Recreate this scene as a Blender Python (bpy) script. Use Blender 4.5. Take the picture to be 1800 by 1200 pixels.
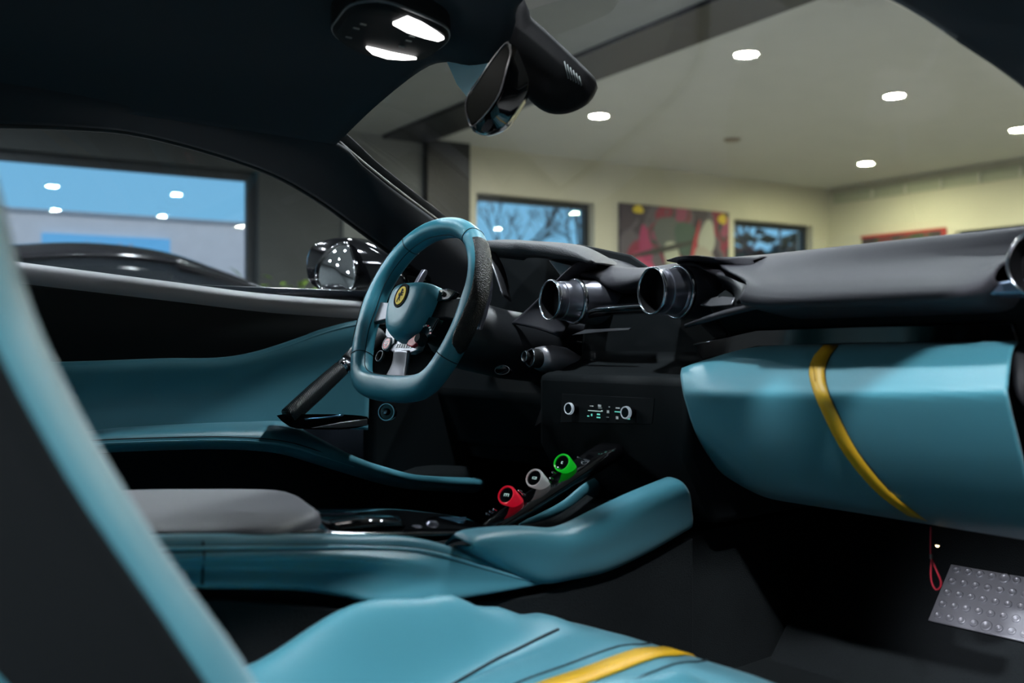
import bpy, bmesh, math, random
from mathutils import Vector as V, Matrix

sc = bpy.context.scene
for o in list(bpy.data.objects):
    bpy.data.objects.remove(o)
random.seed(7)

# ------------------------------------------------------------------ camera
# Car axes: +X forward, +Y to the driver's (left) side, Z up, metres.
CAM = V((-1.08, -1.19, 0.72))
YAW = math.radians(50)
FPX = 1750.0
DV = V((math.cos(YAW), math.sin(YAW), 0))
RV = V((math.sin(YAW), -math.cos(YAW), 0))
cd = bpy.data.cameras.new('camera')
cam = bpy.data.objects.new('camera', cd)
sc.collection.objects.link(cam)
cam.location = CAM
cam.rotation_euler = (math.radians(90), 0, YAW - math.radians(90))
cd.sensor_width = 36.0
cd.lens = 36.0 * FPX / 1800.0
cd.clip_start = 0.02
cd.clip_end = 400
cd.dof.use_dof = True
cd.dof.focus_distance = 1.86
cd.dof.aperture_fstop = 3.0
sc.camera = cam

# ------------------------------------------------------------------ world, sun, exposure
w = bpy.data.worlds.new('dusk_sky')
sc.world = w
w.use_nodes = True
nt = w.node_tree
bg = nt.nodes['Background']
tc = nt.nodes.new('ShaderNodeTexCoord')
sx = nt.nodes.new('ShaderNodeSeparateXYZ')
cr = nt.nodes.new('ShaderNodeValToRGB')
nt.links.new(tc.outputs['Generated'], sx.inputs[0])
nt.links.new(sx.outputs['Z'], cr.inputs[0])
nt.links.new(cr.outputs[0], bg.inputs[0])
cr.color_ramp.elements[0].position = 0.0
cr.color_ramp.elements[0].color = (0.24, 0.57, 0.88, 1)
cr.color_ramp.elements[1].position = 0.6
cr.color_ramp.elements[1].color = (0.19, 0.50, 0.88, 1)
bg.inputs[1].default_value = 1.0
sd = bpy.data.lights.new('low_sun', 'SUN')
sun = bpy.data.objects.new('low_sun', sd)
sc.collection.objects.link(sun)
sd.energy = 1.9
sd.angle = math.radians(12)
sd.color = (1.0, 0.9, 0.85)
sun.rotation_euler = V((0.30, 0.85, -0.55)).to_track_quat('-Z', 'Y').to_euler()
sc.view_settings.view_transform = 'Standard'
sc.view_settings.look = 'None'
sc.view_settings.exposure = 0.0
sc.view_settings.gamma = 1.0
sc.view_settings.use_curve_mapping = False
sc.cycles.use_denoising = True
LAMP = 420.0          # emission of one ceiling downlight
sc.cycles.max_bounces = 10
sc.cycles.transparent_max_bounces = 16
sc.cycles.caustics_reflective = False
sc.cycles.caustics_refractive = False
sc.cycles.sample_clamp_indirect = 6.0

# ------------------------------------------------------------------ measuring helpers
def ray(px, py):
    return DV + RV * ((px - 900) / FPX) + V((0, 0, (600 - py) / FPX))
def PX(px, py, x):
    d = ray(px, py); return CAM + d * ((x - CAM.x) / d.x)
def PY(px, py, y):
    d = ray(px, py); return CAM + d * ((y - CAM.y) / d.y)
def PZ(px, py, z):
    d = ray(px, py); return CAM + d * ((z - CAM.z) / d.z)
def PD(px, py, t):
    return CAM + ray(px, py) * t

# ------------------------------------------------------------------ materials
MATS = {}
def mat(name, col, rough=0.5, metal=0.0, spec=0.5, coat=0.0, emit=None, es=0.0, bump=None, var=0.0, sheen=0.0, alpha=None, coat_rough=0.05):
    if name in MATS:
        return MATS[name]
    m = bpy.data.materials.new(name)
    m.use_nodes = True
    t = m.node_tree
    b = t.nodes['Principled BSDF']
    b.inputs['Base Color'].default_value = (*col, 1)
    b.inputs['Roughness'].default_value = rough
    b.inputs['Metallic'].default_value = metal
    b.inputs['Specular IOR Level'].default_value = spec
    b.inputs['Coat Weight'].default_value = coat
    b.inputs['Coat Roughness'].default_value = coat_rough
    b.inputs['Sheen Weight'].default_value = sheen
    if emit:
        b.inputs['Emission Color'].default_value = (*emit, 1)
        b.inputs['Emission Strength'].default_value = es
    tcn = t.nodes.new('ShaderNodeTexCoord')
    if var > 0:
        n = t.nodes.new('ShaderNodeTexNoise'); n.inputs['Scale'].default_value = 3.0; n.inputs['Detail'].default_value = 4
        t.links.new(tcn.outputs['Object'], n.inputs['Vector'])
        r = t.nodes.new('ShaderNodeValToRGB')
        r.color_ramp.elements[0].position = 0.3; r.color_ramp.elements[1].position = 0.7
        r.color_ramp.elements[0].color = (*[c * (1 - var) for c in col], 1)
        r.color_ramp.elements[1].color = (*[min(1, c * (1 + var)) for c in col], 1)
        t.links.new(n.outputs['Fac'], r.inputs[0]); t.links.new(r.outputs[0], b.inputs['Base Color'])
    if bump:
        kind, scale, dist = bump
        if kind == 'noise':
            n = t.nodes.new('ShaderNodeTexNoise'); n.inputs['Scale'].default_value = scale; n.inputs['Detail'].default_value = 3; out = n.outputs['Fac']
        elif kind == 'voronoi':
            n = t.nodes.new('ShaderNodeTexVoronoi'); n.inputs['Scale'].default_value = scale; out = n.outputs['Distance']
        else:
            n = t.nodes.new('ShaderNodeTexWave'); n.inputs['Scale'].default_value = scale; out = n.outputs['Fac']
        t.links.new(tcn.outputs['Object'], n.inputs['Vector'])
        bp = t.nodes.new('ShaderNodeBump'); bp.inputs['Strength'].default_value = 1.0; bp.inputs['Distance'].default_value = dist
        t.links.new(out, bp.inputs['Height']); t.links.new(bp.outputs[0], b.inputs['Normal'])
    MATS[name] = m
    return m

def glass_mat(name, tint=(1, 1, 1), f0=0.045, rough=0.0):
    """thin clear sheet: see-through with Schlick reflection"""
    m = bpy.data.materials.new(name); m.use_nodes = True
    t = m.node_tree; t.nodes.clear()
    o = t.nodes.new('ShaderNodeOutputMaterial'); mx = t.nodes.new('ShaderNodeMixShader')
    tr = t.nodes.new('ShaderNodeBsdfTransparent'); gl = t.nodes.new('ShaderNodeBsdfGlossy'); lw = t.nodes.new('ShaderNodeLayerWeight')
    pw = t.nodes.new('ShaderNodeMath'); pw.operation = 'POWER'; pw.inputs[1].default_value = 5.0
    ma = t.nodes.new('ShaderNodeMath'); ma.operation = 'MULTIPLY_ADD'; ma.inputs[1].default_value = 1 - f0; ma.inputs[2].default_value = f0
    lw.inputs['Blend'].default_value = 0.5
    tr.inputs[0].default_value = (*tint, 1); gl.inputs['Roughness'].default_value = rough
    t.links.new(lw.outputs['Facing'], pw.inputs[0]); t.links.new(pw.outputs[0], ma.inputs[0]); t.links.new(ma.outputs[0], mx.inputs[0])
    t.links.new(tr.outputs[0], mx.inputs[1]); t.links.new(gl.outputs[0], mx.inputs[2])
    t.links.new(mx.outputs[0], o.inputs[0])
    MATS[name] = m
    return m

BLUE = mat('teal_blue_leather', (0.056, 0.232, 0.300), 0.40, spec=0.5, sheen=0.12, bump=('noise', 900, 0.00025), var=0.05)
BLUE2 = mat('teal_blue_wheel_leather', (0.038, 0.225, 0.300), 0.40, spec=0.5, bump=('noise', 1200, 0.0002))
GREY2 = mat('soft_grey_leather', (0.120, 0.116, 0.132), 0.5, spec=0.5, bump=('noise', 1100, 0.0003), var=0.06)
GREY = mat('charcoal_leather', (0.036, 0.035, 0.043), 0.60, spec=0.20, bump=('noise', 1100, 0.0003), var=0.06)
BLACK = mat('black_trim', (0.006, 0.008, 0.0095), 0.7, spec=0.13)
LINER = mat('black_alcantara', (0.034, 0.043, 0.052), 0.95, spec=0.1, bump=('noise', 1500, 0.0004))
BLEATHER = mat('black_leather', (0.014, 0.015, 0.018), 0.45, spec=0.45, bump=('noise', 1100, 0.0003))
PILLAR = mat('pillar_suede', (0.022, 0.024, 0.030), 0.75, spec=0.3, bump=('noise', 1200, 0.0003))
CARPET = mat('black_carpet', (0.015, 0.018, 0.020), 1.0, spec=0.05, bump=('noise', 500, 0.002), var=0.3)
GLOSS = mat('piano_black', (0.004, 0.004, 0.005), 0.08, spec=0.5, coat=1.0)
CHROME = mat('satin_chrome', (0.62, 0.64, 0.70), 0.16, metal=1.0)
STEEL = mat('brushed_dark_metal', (0.28, 0.28, 0.335), 0.30, metal=0.85)
SILVER = mat('silver_satin_trim', (0.20, 0.196, 0.215), 0.40, metal=0.85)
CARBON = mat('carbon_fibre', (0.03, 0.031, 0.034), 0.35, spec=0.6, coat=0.3, bump=('wave', 110, 0.0030))
PERF = mat('perforated_black_leather', (0.007, 0.0075, 0.008), 0.48, spec=0.35, bump=('voronoi', 420, 0.0012))
YELLOW = mat('yellow_leather', (0.62, 0.36, 0.015), 0.45, spec=0.5, bump=('noise', 700, 0.0003))
BADGE_Y = mat('badge_yellow', (1.0, 0.68, 0.0), 0.5, spec=0.15)
INK = mat('badge_black', (0.004, 0.004, 0.005), 0.7, spec=0.15)
RED = mat('red_switch', (0.55, 0.01, 0.02), 0.3, coat=0.5)
REDGLOW = mat('red_button_ring', (0.6, 0.01, 0.03), 0.25, coat=0.6, emit=(0.9, 0.01, 0.04), es=0.35)
WHITEGLOW = mat('white_button_ring', (0.7, 0.7, 0.72), 0.25, coat=0.6, emit=(1, 1, 1), es=0.12)
GREENGLOW = mat('green_button_ring', (0.01, 0.5, 0.03), 0.25, coat=0.6, emit=(0.01, 0.8, 0.03), es=0.35)
MARK = mat('backlit_marking', (0.5, 0.55, 0.55), 0.5, emit=(0.55, 0.85, 0.8), es=0.5)
MARKT = mat('backlit_marking_teal', (0.2, 0.6, 0.55), 0.5, emit=(0.15, 0.8, 0.65), es=0.5)
WHITEMARK = mat('white_print', (0.75, 0.75, 0.76), 0.5)
SEAMD = mat('dark_seam', (0.006, 0.02, 0.028), 0.7)
PIPING = mat('pale_blue_piping', (0.16, 0.42, 0.52), 0.4)
RUBBER = mat('black_rubber', (0.008, 0.009, 0.010), 0.5)
ALU = mat('studded_aluminium', (0.36, 0.37, 0.42), 0.40, metal=0.35)
CORD = mat('red_cord', (0.35, 0.01, 0.03), 0.6)
DOME = mat('lit_dome_lamp', (1, 1, 1), 0.4, emit=(1.0, 0.97, 0.95), es=5.0)
PALEBLUE = mat('pale_blue_patch', (0.50, 0.80, 0.90), 0.4)
MIRROR = mat('mirror_glass', (0.75, 0.78, 0.8), 0.02, metal=1.0)
DARKMIRROR = mat('dark_mirror_glass', (0.008, 0.009, 0.008), 0.5, metal=0.0, spec=0.08)
WSHIELD = glass_mat('windscreen_glass', (0.95, 0.98, 0.965), 0.05)
SIDEGLASS = glass_mat('door_glass', (0.90, 0.94, 0.94), 0.03)
PANE = glass_mat('pane_glass', (0.96, 0.98, 0.98), 0.045)

# ------------------------------------------------------------------ object helpers
def tag(o, label=None, cat=None, group=None, kind=None):
    if label: o['label'] = label
    if cat: o['category'] = cat
    if group: o['group'] = group
    if kind: o['kind'] = kind
    return o
def thing(name, loc, label=None, cat=None, group=None, kind=None):
    o = bpy.data.objects.new(name, None)
    o.empty_display_size = 0.05
    sc.collection.objects.link(o); o.location = loc
    return tag(o, label, cat, group, kind)
def obj(name, verts, faces, m, parent=None, smooth=True, bevel=0.0, sub=0, solid=0.0, offset=0.0, bseg=2, auto=None):
    me = bpy.data.meshes.new(name)
    me.from_pydata([tuple(v) for v in verts], [], faces)
    me.validate(); me.update()
    bm = bmesh.new(); bm.from_mesh(me)
    bmesh.ops.recalc_face_normals(bm, faces=bm.faces)
    bm.to_mesh(me); bm.free()
    o = bpy.data.objects.new(name, me)
    sc.collection.objects.link(o)
    if m is not None: me.materials.append(m)
    if smooth:
        me.polygons.foreach_set('use_smooth', [True] * len(me.polygons))
        if auto is not None:
            try: me.set_sharp_from_angle(angle=math.radians(auto))
            except Exception: pass
    if solid:
        s = o.modifiers.new('solid', 'SOLIDIFY'); s.thickness = solid; s.offset = offset
    if bevel:
        b = o.modifiers.new('bevel', 'BEVEL'); b.width = bevel; b.segments = bseg; b.limit_method = 'ANGLE'; b.angle_limit = math.radians(35)
    if sub:
        s = o.modifiers.new('sub', 'SUBSURF'); s.levels = sub; s.render_levels = sub
    if parent is not None:
        o.parent = parent
        if parent.type == 'EMPTY':
            o.matrix_parent_inverse = Matrix.Translation(-parent.location)
    return o
def cr_pt(p0, p1, p2, p3, t):
    return 0.5 * ((2 * p1) + (p2 - p0) * t + (2 * p0 - 5 * p1 + 4 * p2 - p3) * t * t + (3 * p1 - p0 - 3 * p2 + p3) * t ** 3)
def spline(pts, n, closed=False):
    pts = [V(p) for p in pts]; k = len(pts)
    if k == 2 and not closed:
        return [pts[0].lerp(pts[1], i / (n - 1)) for i in range(n)]
    segs = k if closed else k - 1
    L = [0.0]
    for i in range(segs): L.append(L[-1] + max(1e-9, (pts[(i + 1) % k] - pts[i]).length))
    out = []
    for i in range(n):
        s = L[-1] * i / (n if closed else n - 1)
        j = 0
        while j < segs - 1 and s > L[j + 1]: j += 1
        t = (s - L[j]) / (L[j + 1] - L[j])
        if closed: a, b, c, d = pts[(j - 1) % k], pts[j], pts[(j + 1) % k], pts[(j + 2) % k]
        else: a, b, c, d = pts[max(j - 1, 0)], pts[j], pts[j + 1], pts[min(j + 2, k - 1)]
        out.append(cr_pt(a, b, c, d, t))
    return out
def grid_faces(nr, nc, wrap_c=False, wrap_r=False):
    f = []
    for i in range(nr if wrap_r else nr - 1):
        for j in range(nc if wrap_c else nc - 1):
            a = i * nc + j; b = i * nc + (j + 1) % nc
            c = ((i + 1) % nr) * nc + (j + 1) % nc; d = ((i + 1) % nr) * nc + j
            f.append((a, b, c, d))
    return f
def patch(name, rows, m, parent=None, nu=24, nv=None, thick=0.006, offset=0.0, **kw):
    """smooth sheet through rows of points, with real thickness"""
    R = [spline(r, nu) for r in rows]
    nv = nv or 5 * (len(rows) - 1) + 1
    cols = [spline([r[j] for r in R], nv) for j in range(nu)]
    vs = [cols[j][i] for i in range(nv) for j in range(nu)]
    return obj(name, vs, grid_faces(nv, nu), m, parent, solid=thick, offset=offset, **kw)
def loft(name, secs, m, parent=None, n=None, steps=None, closed=True, caps=True, **kw):
    """closed skin through ring sections"""
    S = [spline(s, n, True) if n else [V(p) for p in s] for s in secs]
    k = len(S[0])
    if steps:
        cols = [spline([s[j] for s in S], steps) for j in range(k)]
        S = [[cols[j][i] for j in range(k)] for i in range(steps)]
    vs = [p for s in S for p in s]
    f = grid_faces(len(S), k, wrap_c=True)
    if caps:
        f.append(tuple(range(k))); f.append(tuple(reversed([(len(S) - 1) * k + j for j in range(k)])))
    return obj(name, vs, f, m, parent, **kw)
def tube(name, path, r, m, parent=None, seg=12, n=None, closed=False, caps=True, flat=1.0, up=None, **kw):
    P = spline(path, n, closed) if n else [V(p) for p in path]
    k = len(P)
    rr = r if callable(r) else ((lambda t: r) if not isinstance(r, (list, tuple)) else (lambda t: r[min(len(r) - 2, int(t * (len(r) - 1)))] * (1 - (t * (len(r) - 1) - min(len(r) - 2, int(t * (len(r) - 1))))) + r[min(len(r) - 1, min(len(r) - 2, int(t * (len(r) - 1))) + 1)] * (t * (len(r) - 1) - min(len(r) - 2, int(t * (len(r) - 1))))))
    vs = []; prev = V(up) if up is not None else None
    for i, p in enumerate(P):
        if closed: tg = P[(i + 1) % k] - P[i - 1]
        else: tg = P[min(i + 1, k - 1)] - P[max(i - 1, 0)]
        tg.normalize()
        if prev is None:
            prev = V((0, 0, 1)) if abs(tg.z) < 0.9 else V((1, 0, 0))
        a = (up if up is not None else prev) - tg * tg.dot(up if up is not None else prev)
        a = V(a); a.normalize(); b = tg.cross(a); prev = a
        R_ = rr(i / max(1, k - 1))
        for j in range(seg):
            t = 2 * math.pi * j / seg
            vs.append(p + a * (math.cos(t) * R_ * flat) + b * (math.sin(t) * R_))
    f = grid_faces(k, seg, wrap_c=True, wrap_r=closed)
    if caps and not closed:
        f.append(tuple(range(seg))); f.append(tuple(reversed([(k - 1) * seg + j for j in range(seg)])))
    return obj(name, vs, f, m, parent, **kw)
def frame(axis):
    a = V(axis).normalized()
    u = V((0, 0, 1)).cross(a) if abs(a.z) < 0.95 else V((1, 0, 0)).cross(a)
    u.normalize(); v = a.cross(u)
    return a, u, v
def lathe(name, c, axis, prof, m, parent=None, seg=32, sy=1.0, auto=40, **kw):
    """prof: (radius, distance along axis)"""
    a, u, v = frame(axis); c = V(c); vs = []
    for r, h in prof:
        for j in range(seg):
            t = 2 * math.pi * j / seg
            vs.append(c + a * h + u * (math.cos(t) * r) + v * (math.sin(t) * r * sy))
    ringy = prof[0][0] > 1e-5 and prof[-1][0] > 1e-5      # a ring closes on itself
    f = grid_faces(len(prof), seg, wrap_c=True, wrap_r=ringy)
    if not ringy and prof[0][0] > 1e-5: f.append(tuple(range(seg)))
    if not ringy and prof[-1][0] > 1e-5: f.append(tuple(reversed([(len(prof) - 1) * seg + j for j in range(seg)])))
    return obj(name, vs, f, m, parent, auto=auto, **kw)
def prism(name, outline, ext, m, parent=None, bevel=0.002, smooth=True, auto=35, **kw):
    """solid with the given 3-D outline, pushed along ext"""
    O = [V(p) for p in outline]; k = len(O); e = V(ext)
    vs = O + [p + e for p in O]
    f = [tuple(range(k)), tuple(reversed(range(k, 2 * k)))] + [(i, (i + 1) % k, k + (i + 1) % k, k + i) for i in range(k)]
    return obj(name, vs, f, m, parent, smooth=smooth, bevel=bevel, auto=auto, **kw)
def boxv(c, s, ex=V((1, 0, 0)), ey=V((0, 1, 0)), ez=V((0, 0, 1))):
    c = V(c); h = V(s) * 0.5; vs = []
    for dz in (-1, 1):
        for dx, dy in ((-1, -1), (1, -1), (1, 1), (-1, 1)):
            vs.append(c + ex * (dx * h.x) + ey * (dy * h.y) + ez * (dz * h.z))
    f = [(0, 3, 2, 1), (4, 5, 6, 7), (0, 1, 5, 4), (1, 2, 6, 5), (2, 3, 7, 6), (3, 0, 4, 7)]
    return vs, f
def box(name, c, s, m, parent=None, bevel=0.0, **kw):
    ax = {k: kw.pop(k) for k in ('ex', 'ey', 'ez') if k in kw}
    vs, f = boxv(c, s, **ax)
    return obj(name, vs, f, m, parent, bevel=bevel, smooth=bevel > 0, auto=35 if bevel > 0 else None, **kw)
def boxes(name, lst, m, parent=None, **kw):
    vs = []; f = []
    for a in lst:
        v_, f_ = boxv(*a[:2], **(a[2] if len(a) > 2 else {}))
        k = len(vs); vs += v_; f += [tuple(i + k for i in q) for q in f_]
    return obj(name, vs, f, m, parent, smooth=False, **kw)

# ================================================================== SHOWROOM (setting)
# room axes: A runs away from the camera towards the window wall, B along that wall
RA = math.radians(82)
UA = V((math.cos(RA), math.sin(RA), 0)); UB = V((math.sin(RA), -math.cos(RA), 0)); UZ = V((0, 0, 1))
G0 = V((CAM.x, CAM.y, 0))
H = 3.0
AX = dict(ex=UA, ey=UB, ez=UZ)
def RM(a, b, z): return G0 + UA * a + UB * b + UZ * z
def rbox(a0, a1, b0, b1, z0, z1):
    return (RM((a0 + a1) / 2, (b0 + b1) / 2, (z0 + z1) / 2), V((a1 - a0, b1 - b0, z1 - z0)), AX)
def struct(o, label=None, cat=None):
    o['kind'] = 'structure'
    return tag(o, label, cat)
A1, A0, B1, B0 = 10.13, -6.5, 11.9, -6.0
WALLC = mat('cream_plaster', (0.60, 0.585, 0.50), 0.9, spec=0.1, bump=('noise', 40, 0.001), var=0.02)
WALLG = mat('graphite_plaster', (0.070, 0.076, 0.078), 0.8, spec=0.2, var=0.06)
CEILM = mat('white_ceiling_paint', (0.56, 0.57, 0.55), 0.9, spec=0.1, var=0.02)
CEILD = mat('shaded_ceiling_paint', (0.26, 0.27, 0.27), 0.9, spec=0.1, var=0.03)  # darker copy of the ceiling paint: the dimmer bay's shade is in the colour
FLOORM = mat('grey_tile', (0.20, 0.20, 0.20), 0.25, spec=0.5, var=0.08)
DARKFR = mat('anthracite_frame', (0.022, 0.027, 0.032), 0.45)
BEAMM = mat('dark_steel_beam', (0.007, 0.009, 0.012), 0.5, var=0.1)

struct(boxes('floor', [rbox(A0, A1 + .3, B0, B1 + .3, -0.2, 0.0)], FLOORM), 'grey tiled showroom floor under the cars', 'floor')
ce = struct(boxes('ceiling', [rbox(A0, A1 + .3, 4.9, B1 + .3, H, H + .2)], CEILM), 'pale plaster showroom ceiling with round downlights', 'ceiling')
struct(boxes('ceiling_side_bay', [rbox(A0, A1 + .3, B0 - .3, 4.9, H, H + .2)], CEILD), 'ceiling beside the steel beam, coloured darker for the shade there', 'ceiling')
W1 = (-1.6, 3.24, 0.12, 2.48); W2 = (5.84, 7.56, 0.9, 2.47); W3 = (9.98, 11.58, 0.9, 2.43)
struct(boxes('wall_back_dark', [rbox(A1, A1 + .3, B0 - .3, W1[0], 0, H), rbox(A1, A1 + .3, W1[0], W1[1], W1[3], H), rbox(A1, A1 + .3, W1[0], W1[1], 0, W1[2]),
        rbox(A1, A1 + .3, W1[1], 5.2, 0, H)], WALLG), 'graphite wall around the wide showroom window', 'wall')
struct(boxes('wall_back', [rbox(A1, A1 + .3, 5.2, W2[0], 0, H), rbox(A1, A1 + .3, W2[0], W2[1], W2[3], H), rbox(A1, A1 + .3, W2[0], W2[1], 0, W2[2]),
        rbox(A1, A1 + .3, W2[1], W3[0], 0, H), rbox(A1, A1 + .3, W3[0], W3[1], W3[3], H), rbox(A1, A1 + .3, W3[0], W3[1], 0, W3[2]),
        rbox(A1, A1 + .3, W3[1], B1 + .3, 0, H)], WALLC), 'cream wall behind the large colourful canvas', 'wall')
W4 = (4.6, 8.03, 0.9, 2.17)
struct(boxes('wall_right', [rbox(W4[1], A1, B1, B1 + .3, 0, H), rbox(W4[0], W4[1], B1, B1 + .3, W4[3], H), rbox(W4[0], W4[1], B1, B1 + .3, 0, W4[2]),
        rbox(A0, W4[0], B1, B1 + .3, 0, H)], WALLC), 'cream wall with the red edged canvas', 'wall')
struct(boxes('wall_left', [rbox(A0, A1 + .3, B0 - .3, B0, 0, H)], WALLG), 'plain graphite wall of the showroom', 'wall')
struct(boxes('wall_front', [rbox(A0 - .3, A0, B0 - .3, B1 + .3, 0, H)], WALLG), 'graphite wall behind the photographer', 'wall')
struct(boxes('trim_1', [rbox(A0, A1, 4.62, 5.17, 2.965, H)], BEAMM), 'dark flat beam running across the ceiling', 'beam')
struct(boxes('trim_2', [rbox(10.0, A1 + .05, 5.13, 5.68, 0, H)], BEAMM), 'dark square column at the end of the beam', 'column')

struct(boxes('trim_3', [rbox(A1 - .03, A1 + .01, 4.16, 5.13, 0, H)], mat('added_mid_grey', (0.17, 0.18, 0.18), .8)), 'mid grey panel added to brighten the wall left of the dark column', 'wall panel')  # panel added to brighten this stretch of wall against the column

def window(name, axis, w, lab, mull=(), open_a=A1, fr=0.07):
    """window set into the opening; axis 'b' = in the back wall, 'a' = in the right wall"""
    lo, hi, z0, z1 = w
    if axis == 'b':
        bx = lambda l, h, zz0, zz1, d0, d1: rbox(A1 + d0, A1 + d1, l, h, zz0, zz1)
    else:
        bx = lambda l, h, zz0, zz1, d0, d1: rbox(l, h, B1 + d0, B1 + d1, zz0, zz1)
    t = thing(name, (RM(A1, (lo + hi) / 2, z0) if axis == 'b' else RM((lo + hi) / 2, B1, z0)), lab, 'window', kind='structure')
    boxes('window_frame', [bx(lo, lo + fr, z0, z1, .12, .2), bx(hi - fr, hi, z0, z1, .12, .2), bx(lo + fr, hi - fr, z0, z0 + fr, .12, .2), bx(lo + fr, hi - fr, z1 - fr, z1, .12, .2)]
          + [bx(q - .03, q + .03, z0 + fr, z1 - fr, .12, .2) for q in mull], DARKFR, t)
    edges = [lo + fr] + list(mull) + [hi - fr]
    for i in range(len(edges) - 1):
        boxes('pane', [bx(edges[i], edges[i + 1], z0 + fr, z1 - fr, .156, .162)], PANE, t)
    return t
window('window_1', 'b', W1, 'wide dark framed window behind the black parked coupe', fr=0.09)
window('window_2', 'b', W2, 'dark framed window beside the dark column, bare tree outside')
window('window_3', 'b', W3, 'dark framed window to the right of the large canvas')
window('window_4', 'a', W4, 'dark framed window on the side wall above the dashboard', mull=(6.3,))

# wall rail high on the right wall with its little clips
RAILM = mat('white_rail', (0.62, 0.63, 0.58), 0.5)
rl = thing('wall_rail', RM(7, B1 - .03, 2.8), 'pale rail with white clips high on the cream side wall', 'rail')
boxes('rail', [rbox(2.5, 10.0, B1 - .05, B1, 2.885, 2.905), rbox(2.5, 10.0, B1 - .03, B1, 2.76, 2.885)], mat('pale_rail', (0.42, 0.44, 0.36), 0.6), rl)
for i in range(9):
    a = 9.3 - i * .55
    boxes('clip', [rbox(a - .012, a + .012, B1 - .07, B1 - .03, 2.76, 2.88)], RAILM, rl)
# canvases: flat paintings, abstract colour fields only
def paint_mat(name, stops, scale, dist):
    m = bpy.data.materials.new(name); m.use_nodes = True
    t = m.node_tree; b = t.nodes['Principled BSDF']; b.inputs['Roughness'].default_value = 0.6
    tcn = t.nodes.new('ShaderNodeTexCoord'); n = t.nodes.new('ShaderNodeTexNoise'); r = t.nodes.new('ShaderNodeValToRGB')
    n.inputs['Scale'].default_value = scale; n.inputs['Detail'].default_value = 1.5; n.inputs['Distortion'].default_value = dist
    t.links.new(tcn.outputs['Object'], n.inputs['Vector']); t.links.new(n.outputs['Fac'], r.inputs[0])
    r.color_ramp.interpolation = 'CONSTANT'
    e = r.color_ramp.elements
    e[0].position, e[0].color = stops[0][0], (*stops[0][1], 1)
    e[1].position, e[1].color = stops[1][0], (*stops[1][1], 1)
    for p, c in stops[2:]:
        q = e.new(p); q.color = (*c, 1)
    t.links.new(r.outputs[0], b.inputs['Base Color'])
    return m
PM1 = paint_mat('abstract_paint', [(0.0, (.05, .035, .06)), (.40, (.10, .085, .115)), (.50, (.22, .02, .06)), (.56, (.04, .05, .06)), (.62, (.26, .05, .12))], 1.6, 1.2)
cv = thing('canvas', RM(A1, 8.9, 1.25), 'large colourful abstract canvas in magenta, grey and yellow on cream wall', 'painting')
boxes('stretched_canvas', [rbox(A1 - .045, A1, 7.94, 9.84, 1.25, 2.5)], PM1, cv)
def blob(b, z, rb, rz, col, rot=0.0, k=18, dep=0.0):
    pts = []
    for i in range(k):
        t = 2 * math.pi * i / k
        q = 1 + .10 * math.sin(3 * t + b * 5)
        x, y = math.cos(t) * rb * q, math.sin(t) * rz * q
        pts.append(RM(A1 - .046 - dep, b + x * math.cos(rot) - y * math.sin(rot), z + x * math.sin(rot) + y * math.cos(rot)))
    prism('paint_patch', pts, UA * -.002, mat('paint_%02x%02x%02x' % tuple(int(c * 255) for c in col), col, .6), cv, bevel=0)
for i, (b, z, rb, rz, c, rot) in enumerate([(8.25, 1.65, .26, .22, (.42, .05, .14), .3), (8.45, 1.55, .13, .1, (.55, .13, .05), 0), (8.35, 1.98, .10, .25, (.32, .03, .12), .2),
        (8.72, 2.15, .22, .24, (.10, .11, .12), 0), (9.05, 2.1, .2, .24, (.05, .09, .08), .3), (8.82, 1.78, .13, .3, (.40, .42, .36), .25), (8.98, 1.62, .14, .2, (.40, .34, .32), -.3),
        (9.42, 2.12, .15, .24, (.40, .41, .38), -.2), (9.33, 1.85, .2, .15, (.36, .33, .30), .2), (9.15, 1.6, .2, .2, (.22, .21, .22), 0), (9.55, 1.66, .2, .13, (.55, .42, .05), .5),
        (9.5, 1.55, .13, .1, (.45, .25, .22), 0), (8.22, 2.43, .09, .055, (.6, .45, .04), 0), (9.7, 2.4, .08, .07, (.6, .42, .04), 0), (8.62, 1.93, .62, .035, (.03, .03, .035), .22), (9.2, 2.06, .3, .03, (.45, .04, .07), 1.3)]):
    blob(b, z, rb, rz, c, rot, dep=.0012 * i)
c2 = thing('canvas', RM(8.8, B1, 1.3), 'dark canvas with red edge on the cream side wall', 'painting')
boxes('stretched_canvas', [rbox(8.2, 9.48, B1 - .04, B1, 1.3, 2.2)], paint_mat('abstract_paint_dark', [(0, (.04, .03, .035)), (.45, (.05, .07, .04)), (.52, (.14, .04, .04)), (.6, (.05, .05, .05))], 2.5, .8), c2)
boxes('red_edge', [rbox(8.18, 9.5, B1 - .045, B1, 2.2, 2.235), rbox(8.15, 8.2, B1 - .045, B1, 1.3, 2.235)], mat('red_edge_paint', (.38, .03, .03), .5), c2)

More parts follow.
